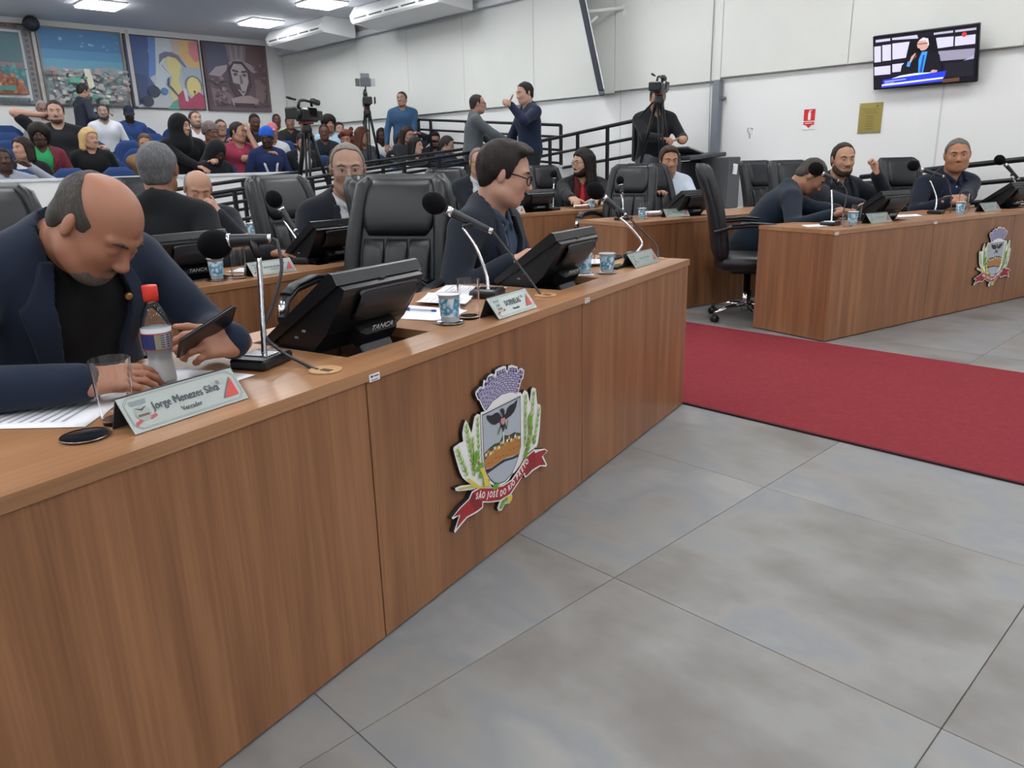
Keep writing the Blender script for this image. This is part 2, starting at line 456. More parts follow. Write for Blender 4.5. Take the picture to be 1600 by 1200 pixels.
# 3: abstract in blue, white, yellow and red
P3 = [('#b9bec2', rect(0, 0, 1, 1)), ('#3f5688', [(0, 1), (.38, 1), (.30, .8), (.34, .6), (.28, .42), (.35, .3), (.2, .1), (0, 0)]),
      ('#3a4a70', [(0, .5), (.25, .45), (.22, .2), (.05, 0), (0, 0)]), ('#5d83c4', [(.32, 1), (.42, 1), (.40, .7), (.36, .48), (.26, .42), (.30, .7)]),
      ('#c3ccd2', [(.42, 1), (.62, 1), (.60, .6), (.5, .3), (.3, .1), (.36, .45)]), ('#c9b2a6', [(.6, 1), (.78, 1), (.8, .7), (.66, .74)]),
      ('#d9b06a', [(.74, 1), (1, 1), (1, .6), (.84, .6), (.72, .76)]), ('#d07a7c', [(.86, .96), (1, 1), (1, .72), (.92, .68), (.85, .8)]),
      ('#d8cb86', [(.50, .66), (.56, .76), (.66, .76), (.72, .62), (.66, .42), (.70, .2), (.55, .1), (.52, .3), (.58, .45)]),
      ('#6b6d84', [(.42, .62), (.44, .76), (.52, .80), (.62, .80), (.70, .76), (.80, .60), (.76, .60), (.66, .72), (.56, .74), (.48, .70)]),
      ('#7d8794', [(.52, .52), (.54, .50), (.46, .62), (.45, .61)]), ('#9fb0bd', [(.72, .60), (1, .60), (1, .2), (.72, .25)]),
      ('#6c7480', disc(.86, .36, .125, 14, .13)), ('#dccb7f', disc(.86, .33, .10, 14, .14)), ('#a63a56', [(.6, .0), (1, 0), (1, .2), (.92, .26), (.8, .16), (.7, .28), (.62, .2)]),
      ('#c9ccd2', [(.70, .3), (.75, .3), (.76, .12), (.72, .12)]), ('#3a3c46', disc(.86, .26, .018, 8)), ('#3a3c46', rect(.855, .2, .865, .25)),
      ('#4f9e86', [(.46, .0), (.62, 0), (.60, .14), (.54, .10)]), ('#2c3346', disc(.30, .24, .085)), ('#2c3346', disc(.20, .10, .08)), ('#4d79ad', disc(.44, .25, .05)),
      ('#3d4a6a', [(.50, .42), (.54, .46), (.52, .34), (.56, .3), (.64, .18), (.62, .18), (.54, .28), (.49, .34)])]
painting(5.55, 6.975, 2.37, 3.69, P3, '#4d4a52', 'abstract painting in dark blue, white, yellow and crimson', .02)
# 4: brown portrait
P4 = [('#5b4a52', rect(0, 0, 1, 1)), ('#4b4a60', [(0, 1), (.4, 1), (.36, .6), (.1, .5), (0, .7)]), ('#5e4548', [(.55, 1), (1, 1), (1, 0), (.8, .3), (.6, .7)]),
      *[('#8e7f84' if k % 2 else '#786a70', [(.40 + .035 * k, .74), (.435 + .035 * k, .74), (.405 + .047 * k, .97), (.36 + .047 * k, .97)]) for k in range(7)], ('#a2939a', [(.06, .52), (.18, .64), (.36, .68), (.34, .6), (.24, .5)]),
      ('#94868c', [(.38, .72), (.55, .78), (.74, .70), (.84, .6), (.76, .58), (.62, .68), (.5, .70), (.42, .64)]),
      ('#7a6468', [(.06, .34), (.3, .3), (.44, .16), (.1, .06)]), ('#8c7478', [(.1, .28), (.3, .22), (.36, .1), (.2, .12)]), ('#75605f', [(.78, .5), (.95, .4), (.9, .1), (.76, .2)]),
      ('#3f3036', [(.36, .62), (.46, .74), (.60, .74), (.70, .62), (.72, .4), (.62, .2), (.44, .2), (.36, .4)]),
      ('#a59a9c', [(.40, .60), (.46, .70), (.58, .70), (.66, .60), (.67, .44), (.60, .28), (.56, .22), (.50, .30), (.42, .42)]),
      ('#3f3438', [(.42, .59), (.52, .57), (.52, .60), (.43, .62)]), ('#3f3438', [(.56, .57), (.66, .58), (.65, .61), (.57, .60)]), ('#54474c', disc(.47, .545, .035, 10, .025)), ('#54474c', disc(.61, .54, .035, 10, .025)),
      ('#6d6064', [(.53, .54), (.56, .54), (.58, .42), (.53, .40)]), ('#4a3c40', [(.42, .42), (.52, .40), (.54, .30), (.46, .34)]), ('#4a3c40', [(.52, .30), (.60, .30), (.56, .27)]),
      ('#9c8486', [(.36, .18), (.5, .22), (.66, .24), (.8, .18), (.78, .1), (.55, .12), (.38, .08)]), ('#3a2e34', [(.40, .12), (.72, .12), (.74, .04), (.42, .04)]),
      ('#5d4a4e', rect(0, 0, 1, .05)), ('#62504f', rect(.955, 0, 1, 1)), ('#4c3a3e', rect(.0, 0, .05, 1))]
P4 += dabs(40, .08, .3, .1, .5, ['#6d5a5e', '#8a767a', '#54464c'], .01, .035) + dabs(30, .74, .94, .1, .7, ['#6a5557', '#7c6667', '#4f4045'], .01, .03)
painting(7.03, 8.41, 2.37, 3.69, P4, '#4a393c', 'dark brown painting of a face under a crown of stripes', .02)
# loudspeaker high on the back wall
e = empty('wall_speaker', (4.0, YW, 3.60), 0, 'small dark loudspeaker in the gap above the left paintings', 'loudspeaker')
MB().lathe([(.0, 0), (.10, 0), (.125, .03), (.125, .12), (.09, .16), (0, .16)], 20, (0, -.19, .08), rot=rotm('X', 90)).build('body', DKP, e)
MB().box((0, -.03, .1), (.06, .10, .06), .01).build('bracket', BLKP, e)
MB().lathe([(.09, 0), (.1, .012), (.0, .02)], 20, (0, -.35, .08), rot=rotm('X', 90)).build('grille', mat('grille', '#3b3f48', .6), e)

# ------------------------------------------------------------------ air conditioners
def aircon(y0, y1, label):
    e = empty('air_conditioner', (8.25, (y0 + y1) / 2, ZC - .27), 0, label, 'air conditioner', 'ceiling air conditioners')
    L_ = (y1 - y0)
    prof = [(-.34, .03), (-.31, .0), (.30, -.05), (.34, -.03), (.34, .26), (-.26, .26), (-.36, .12)]
    b = MB(); b.prism(prof, -L_ / 2, L_ / 2, fr=frame((0, 0, 0), (1, 0, 0), (0, 0, 1), (0, -1, 0)))
    b.build('body', WHITEP, e)
    for s_ in (-1, 1):
        cb_ = MB(); cb_.prism([(x * 1.03, z * 1.04 - .004) for x, z in prof], -.05, .05, fr=frame((0, s_ * (L_ / 2 + .0), 0), (1, 0, 0), (0, 0, 1), (0, -1, 0))); cb_.build('end_cap', WHITEP, e)
    n = 5
    for k in range(n):
        yy = -L_ / 2 + L_ * (k + .5) / n
        for zz, nm in ((.16, 'louvre'), (.07, 'slot')):
            MB().box((-.345 + (.008 if zz > .1 else -.01) + (.02 if zz > .1 else .01), yy, zz), (.02, L_ / n * .82, .022), .004, rot=rotm('Y', 25)).build(nm, mat('ac_dark', '#4e5258', .5), e)
aircon(13.05, 15.05, 'white ceiling air conditioner nearest the painting wall')
aircon(9.75, 12.0, 'white ceiling air conditioner cut off by the top of the picture')
# ------------------------------------------------------------------ right wall fittings
# grey steel column
e = empty('steel_column', (XW - .07, 5.42, 0), 0, 'slim grey steel column against the white right wall', 'column')
MB().box((0, 0, 1.06), (.09, .10, 2.1), .006).build('shaft', mat('grey_steel', '#767c84', .4, .3), e)
MB().box((.03, -.02, 1.9), (.05, .16, .03), .004).build('strap', mat('grey_steel', '#767c84', .4, .3), e)
MB().tube([(-.01, .1, 2.1), (-.01, .1, 3.5)], .006, 6).build('cord', mat('cord_grey', '#8a8d90', .6), e)
MB().tube([(.02, .09, 0.9), (-.01, .1, 2.1)], .005, 6).build('cord', mat('cord_grey', '#8a8d90', .6), e)
# wall television
tilt = 17
tv = empty('wall_television', (XW - .02, 3.03, 1.85), 0, 'flat television on the right wall showing a man speaking into a microphone', 'television')
rt = rotm('Y', -tilt)
TW, TH = .985, .535
tfr = Matrix.Translation((-.05, 0, 0)) @ rt.to_4x4()
tb_ = MB(); tb_.box((0, 0, TH / 2), (.04, TW, TH), .006); me = tb_.mesh('casing'); me.transform(tfr); link('casing', me, BLKP, tv)
tb_ = MB(); tb_.box((.07, 0, TH / 2), (.12, .10, .1), .01); me = tb_.mesh('bracket'); me.transform(tfr); link('bracket', me, BLACKM, tv)
sw, sh = TW - .03, TH - .035
scr = tfr @ frame((-.0208, sw / 2, .015), (0, -1, 0), (0, 0, 1))
SCR = [('#1d1a26', rect(0, 0, 1, 1))]
for q in [rect(0, .53, .07, .84), rect(.085, .54, .175, .85), [(.19, .55), (.345, .56), (.37, .86), (.19, .86)], rect(0, .27, .17, .44), [(.19, .30), (.29, .30), (.32, .46), (.19, .46)],
          [(.625, .67), (.785, .68), (.785, .86), (.62, .87)], rect(.80, .68, .985, .85)]: SCR.append(('#c3c1d6', q))
SCR += [('#8d8a9e', [(.645, .43), (.98, .42), (.985, .60), (.635, .62)]), ('#b9b7cc', [(.19, .93), (.45, .90), (.44, .97), (.19, .97)]), ('#b9b7cc', rect(.02, .92, .17, .97)), ('#a9a7bc', [(.60, .93), (.78, .93), (.78, .97), (.6, .97)]), ('#a9a7bc', rect(.80, .93, .99, .97)),
        ('#14141c', [(.30, .30), (.37, .88), (.62, .90), (.67, .36)]), ('#1b1b24', [(.27, .22), (.29, .42), (.42, .66), (.56, .66), (.66, .56), (.69, .24)]),
        ('#3f8fe8', [(.455, .22), (.50, .22), (.545, .64), (.49, .64), (.46, .5)]), ('#1c4fa0', [(.468, .25), (.492, .25), (.52, .58), (.50, .58)]),
        ('#c39a90', disc(.50, .78, .058, 14, .115)), ('#d8cfcf', [(.46, .86), (.50, .91), (.55, .88), (.56, .76), (.545, .76), (.53, .85)]), ('#5a2c30', [(.45, .79), (.55, .79), (.55, .805), (.45, .805)]),
        ('#4a94ea', [(.34, .40), (.37, .38), (.385, .47), (.355, .49)]), ('#c09a90', [(.37, .48), (.39, .46), (.44, .58), (.43, .64), (.39, .58)]), ('#0c0c10', disc(.455, .68, .022, 10, .045)), ('#1a1a20', [(.385, .46), (.40, .47), (.46, .66), (.445, .66)]),
        ('#20222c', [(.70, .12), (.99, .10), (.98, .42), (.88, .38), (.72, .38)]), ('#9a9cae', [(.89, .40), (.985, .42), (.985, .49), (.93, .44)]),
        ('#dfe0ee', [(.14, .16), (.28, .23), (.42, .25), (.60, .24), (.62, .17), (.14, .12)]), ('#c39a90', [(.57, .23), (.64, .23), (.65, .27), (.60, .29)]),
        ('#2a3fd0', [(.10, .06), (.715, .11), (.735, .245), (.10, .175)]), ('#e4e6f4', [(.085, .05), (.70, .10), (.71, .13), (.09, .085)]), ('#3648d8', [(.08, .02), (.70, .05), (.70, .09), (.085, .055)]),
        ('#5d4238', [(.70, .02), (.86, .03), (.86, .10), (.70, .09)]), ('#9aa0e8', [(.12, .125), (.34, .145), (.34, .165), (.12, .15)]), ('#9aa0e8', [(.12, .095), (.22, .105), (.22, .12), (.12, .11)]), ('#b93a44', disc(.89, .88, .024, 10, .045))]
art('screen', [(c, [(x * sw, y * sh) for x, y in q]) for c, q in SCR], tv, scr, .0009, emit=.75)
# fire extinguisher sign
sg = empty('extinguisher_sign', (XW, 4.245, 1.48), 0, 'red and white fire extinguisher sign on the right wall', 'sign')
MB().box((-.004, 0, .115), (.006, .15, .23), .001).build('board', flat('#e8e8e8'), sg)
sfr = frame((-.0072, .075, 0), (0, -1, 0), (0, 0, 1))
art('print', [('#c8252c', rect(.008, .095, .142, .222)), ('#f0e6e2', [(.060, .105), (.092, .105), (.092, .180), (.086, .190), (.066, .190), (.060, .180)]), ('#f0e6e2', rect(.070, .19, .082, .202)), ('#f0e6e2', [(.082, .196), (.104, .203), (.104, .209), (.07, .209), (.07, .2)]),
              ('#c8252c', [(.012, .085), (.138, .085), (.138, .055), (.112, .055), (.075, .018), (.038, .055), (.012, .055)]), ('#f0e6e2', rect(.03, .066, .12, .073))], sg, sfr, .0012)
# brass plaque
pq = empty('brass_plaque', (XW, 3.56, 1.415), 0, 'engraved brass plaque screwed to the right wall below the television', 'plaque')
MB().box((-.006, 0, .155), (.01, .245, .31), .002).build('plate', mat('brass', '#9a8c52', .38, .75), pq)
pfr = frame((-.0112, .1225, 0), (0, -1, 0), (0, 0, 1))
ptx = [('#5b5230', [(.17, .27), (.2, .285), (.2, .265)])] + [('#6b613a', rect(.03 + .02 * (k % 3), .245 - .02 * k, .21 - .02 * (k % 2), .249 - .02 * k)) for k in range(3)] + [('#6b613a', rect(.08, .17 - .026 * k, .165, .175 - .026 * k)) for k in range(6)]
art('engraving', ptx, pq, pfr, .0012)
for s_ in (-1, 1):
    for z in (.015, .295):
        MB().lathe([(0.0, .0), (.006, .0), (.006, .003), (0, .004)], 8, (-.012, s_ * .11, z), rot=rotm('Y', -90)).build('screw', CHROME, pq)
# cable outlet hook
hk = empty('wall_hook', (XW, 4.98, 1.46), 0, 'small white cable hook on the bare right wall', 'hook')
MB().tube([(-.002, -.03, .06), (-.03, -.02, .07), (-.03, .02, .07), (-.02, .03, .04), (-.012, .0, .0), (-.01, 0, -.05)], .006, 6).build('hook', mat('hook_grey', '#b5b6b8', .5), hk)
MB().box((-.004, 0, .03), (.008, .05, .07), .003).build('base', WHITEP, hk)
# wall mounted display seen edge-on with its bracket
hd_ = empty('hanging_display', (XW, 7.0, 2.02), 0, 'large dark display on a wall bracket, seen edge-on beside the blinds', 'display')
vd = Vector((8.55, 6.86, 0)).normalized(); sd = Vector((vd.y, -vd.x, 0))
zt = (Vector((0, 0, 1)) * math.cos(R(13)) - sd * math.sin(R(13))).normalized()
Md = Matrix((sd, vd, zt)).transposed()
# axes: local x across (thickness), y along view, z up the tilted face
c0 = Vector((-.30, .08, .06))
b = MB(); b.box(c0 + zt * .82 + vd * .12, (.075, .9, 1.65), .012, rot=Md); b.build('casing', mat('display_case', '#2b303c', .4), hd_)
b = MB(); b.box(c0 + zt * .82 + vd * .12 + sd * .045, (.02, .86, 1.6), .004, rot=Md); b.build('back_cover', WHITEP, hd_)
b = MB(); b.tube([c0 + zt * 1.05 + sd * .05, c0 + zt * 1.05 + sd * .16, Vector((-.01, -.12, 1.12))], .022, 8); b.tube([c0 + zt * .9 + sd * .05, c0 + zt * .98 + sd * .16], .018, 8); b.box((-.03, -.12, 1.1), (.05, .12, .16), .01); b.build('bracket', WHITEP, hd_)
b = MB(); b.tube([(-.02, -.13, 1.6), (-.02, -.13, .95)], .012, 6); b.build('conduit', mat('cord_grey', '#8a8d90', .6), hd_)

# ------------------------------------------------------------------ audience stand: parapet, tiers, ramp
def tier_z(y): return .26 + .16 * max(0, (y - 10.4))
tiers = empty('stand_platform', (0, 0, 0), 0, kind='structure')
TM = mat('stand_floor', '#6f7074', .7)
for k in range(7):
    y0 = 9.9 + k * .95
    slab('tier_step', -4.5, XW - .01, y0, min(y0 + .95, YW - .01), -.0035, tier_z(y0 + .35), TM, tiers)
par = empty('wall_parapet', (0, 0, 0), 0, kind='structure')
slab('parapet', -4.5, 8.28, 9.74, 9.87, 0, 1.12, WALL, par)
slab('parapet_cap', -4.5, 8.31, 9.72, 9.89, 1.12, 1.15, mat('cap_white', '#d5d8dc', .5), par)
par2 = empty('wall_parapet', (0, 0, 0), 0, kind='structure')
slab('parapet', 7.62, XW - .01, 7.46, 7.54, .45, 1.12, WALL, par2)
slab('parapet_cap', 7.60, XW - .01, 7.44, 7.56, 1.12, 1.145, mat('cap_white', '#d5d8dc', .5), par2)
# ramp that rises to the right in front of the parapet, landing and platform by the right wall
rp = empty('floor_ramp', (0, 0, 0), 0, kind='structure')
RG = mat('ramp_grey', '#8b8d90', .7)
b = MB(); b.prism([(2.7, 0), (7.4, .36), (XW - .01, .36), (XW - .01, 0)], 7.6, 9.70, fr=frame((0, 0, 0), (1, 0, 0), (0, 0, 1), (0, 1, 0))); b.build('ramp', RG, rp)
b = MB(); b.box((7.95, 6.85, .18), (1.80, 1.49, .36)); b.build('landing', RG, rp)
b = MB(); b.box((7.95, 5.1, .30), (1.80, 1.9, .6), .0); b.build('side_platform', WALL, rp)

def railing(label, a, c, drops, posts, z_floor=None, r_=.021, zf=(0, 0)):
    """sloping railing from a to c with parallel rails dropped below the top one and posts at the given fractions"""
    a, c = Vector(a), Vector(c)
    e = empty('handrail', (a.x, a.y, zf[0]), 0, label, 'railing', 'black railings of the ramps')
    o = Vector((a.x, a.y, zf[0]))
    for d in drops:
        MB().tube([a - o - Vector((0, 0, d)), c - o - Vector((0, 0, d))], r_ if d == 0 else r_ * .85, 8).build('rail', BLACKM, e)
    for t in posts:
        p_ = a.lerp(c, t); zb = zf[0] + (zf[1] - zf[0]) * t
        MB().box((p_.x - o.x, p_.y - o.y, (p_.z + zb) / 2 - o.z), (.04, .04, p_.z - zb), .004).build('post', BLACKM, e)
railing('sloping black ramp railing nearest the second row desks', (2.6, 7.68, .90), (7.05, 7.68, 1.369), (0, .12, .30, .48), (0, .2, .4, .55, .68, .8, .92, 1), zf=(.0, .33))
railing('black ramp railing on the side of the white parapet', (2.9, 8.6, .97), (7.4, 8.6, 1.40), (0, .14, .32), (0, .25, .5, .68, .85, 1), zf=(.02, .36))
railing('black railing beside the denim shirt man along the right wall', (8.42, 11.0, 1.94), (8.42, 7.7, 1.69), (0, .16, .34, .52), (0, .10, .38, .44, .72, .86, 1), zf=(.44, .36))
railing('black railing rising to the platform of the camera operator', (8.2, 8.15, 1.45), (8.2, 6.15, 1.68), (0, .21, .42), (0, .22, .48, .74, 1), zf=(.36, .36), r_=.024)
railing('black railing on the right wall behind the seated councillors', (8.48, 3.45, .96), (8.48, .6, 1.26), (0, .18, .36), (0, .3, .6, 1), zf=(.0, .0), r_=.026)

# equipment rack beside the operator
rk = empty('equipment_rack', (8.28, 5.35, .60), 0, 'black equipment rack with a paper note taped to its grey side', 'cabinet')
MB().box((-.24, .22, .28), (.62, .5, .56), .01).build('speaker_box', BLKP, rk)
MB().box((.22, -.12, .30), (.26, .55, .60), .01).build('side_case', mat('case_grey', '#4b4d50', .6), rk)
MB().box((-.05, .05, .615), (.8, .5, .05), .01, rot=rotm('Y', -3)).build('mixer', mat('mixer', '#3a3d42', .45), rk)
MB().box((-.02, .1, .67), (.5, .32, .02), .004, rot=rotm('Y', 12)).build('lid', mat('lid_grey', '#8c8f90', .4), rk)
b = MB(); b.box((.22, -.40, .46), (.10, .004, .12), 0, rot=rotm('Y', 6)); b.build('paper_note', PAPER, rk)
for k in range(4): MB().box((.17 + .0, -.4035, .43 + k * .018), (.05, .002, .004)).build('note_line', INK, rk)

# ------------------------------------------------------------------ desks
LMAT = mat('sticker_white', '#e6e7e8', .5)
def desk(label, origin, ang, seams, slots, depth=.60, ends=(True, True), stickers=()):
    """seams: module boundaries along local x; slots: (u0,u1,v0,v1) monitor wells"""
    e = empty('council_desk', (origin[0], origin[1], 0), ang, label, 'desk', 'curved rows of council desks')
    for a, c in zip(seams[:-1], seams[1:]):
        MB().box(((a + c) / 2, .010, (DH - .03) / 2 + .004), (c - a - .004, .018, DH - .036), .0012).build('front_panel', WOODV, e)
    u0, u1 = seams[0], seams[-1]
    T = MB()
    def piece(a, c, v0, v1): T.box(((a + c) / 2, (v0 + v1) / 2, DH - .014), (c - a, v1 - v0, .028))
    vs0, vs1 = -.004, depth
    cur = u0 - .004
    for s0, s1, v0, v1 in sorted(slots):
        piece(cur, s0, vs0, vs1); piece(s0, s1, vs0, v0); piece(s0, s1, v1, vs1); cur = s1
    piece(cur, u1 + .004, vs0, vs1)
    T.build('desk_top', WOODH, e)
    for s0, s1, v0, v1 in slots:
        w = MB(); zb = DH - .11
        w.box(((s0 + s1) / 2, (v0 + v1) / 2, zb - .005), (s1 - s0 + .02, v1 - v0 + .02, .01))
        for c, d in ((((s0 + s1) / 2, v0 - .005, zb + .041), (s1 - s0 + .02, .01, .082)), (((s0 + s1) / 2, v1 + .005, zb + .041), (s1 - s0 + .02, .01, .082)), ((s0 - .005, (v0 + v1) / 2, zb + .041), (.01, v1 - v0, .082)), ((s1 + .005, (v0 + v1) / 2, zb + .041), (.01, v1 - v0, .082))):
            w.box(c, d)
        w.build('monitor_well', mat('well_wood', '#4a3426', .6), e)
    for s_ in seams:
        if s_ in (u0, u1): continue
        MB().box((s_, depth / 2 + .01, (DH - .03) / 2), (.018, depth - .06, DH - .034)).build('divider', WOODV, e)
    for k, u in enumerate((u0, u1)):
        if ends[k]:
            sg_ = 1 if k == 0 else -1
            MB().box((u + sg_ * .009, depth / 2 + .006, (DH - .03) / 2 + .004), (.018, depth - .016, DH - .036), .0012).build('end_panel', WOODV, e)
    for u in stickers:
        MB().box((u, -.0045, DH - .022), (.036, .0016, .018), .0).build('asset_sticker', LMAT, e)
        art('sticker_print', [('#2c3350', rect(-.014, .001, -.006, .006)), ('#444a5c', rect(-.003, .002, .014, .005)), ('#444a5c', rect(-.014, -.006, .012, -.004))], e, frame((u, -.0054, DH - .022), (1, 0, 0), (0, 0, 1)), .0003)
    return e
TH1, TH2 = math.atan(.252), math.atan(-.2)
TH3 = math.atan(.16)
SL = lambda u: (u + .075, u + .415, .13, .49)
F0 = (3.15, 2.054)
S1 = [-5.68, -4.53, -3.42, -2.27, -1.13, 0.]
d1 = desk('front left council desk with a painted crest on its wooden front', F0, TH1, S1, [SL(-2.27), SL(-1.13)], stickers=(-2.245, -1.10), depth=.60)
S2 = [-3.6, -2.45, -1.3, -.15]
d2 = desk('second row council desk on the left, behind the man with the phone', (3.15, 3.445), TH3, S2, [(-2.0, -1.66, .18, .54), SL(-1.3)], stickers=())
S3 = [-3.6, -2.45, -1.3, -.15]
d3 = desk('third row council desk on the left, nearest the ramp', (3.15, 5.30), TH3 * .8, S3, [SL(-2.45), SL(-1.3)])
SR = [0, 1.16, 2.32, 3.48]
SLr = lambda u: (u + .72, u + 1.06, .13, .49)
d4 = desk('front right council desk beyond the red carpet with a crest on its front', (4.90, 2.12), TH2, SR, [SLr(0), SLr(1.80)], stickers=(.02, 1.16))
d5 = desk('second row council desk on the right, beyond the carpet', (4.70, 3.62), TH2, [0, 1.16, 2.32, 3.48], [SLr(0)], stickers=(.03,))
d6 = desk('third row council desk on the right, in front of the long haired man', (4.62, 5.24), TH2, [0, 1.16, 2.32], [(.62, .96, .13, .49)], stickers=(1.16,))
# thin plinth gap visible under the right desk
b = MB(); b.box((1.74, .03, .012), (3.4, .012, .02)); b.build('plinth', mat('plinth', '#2a211b', .7), d4)

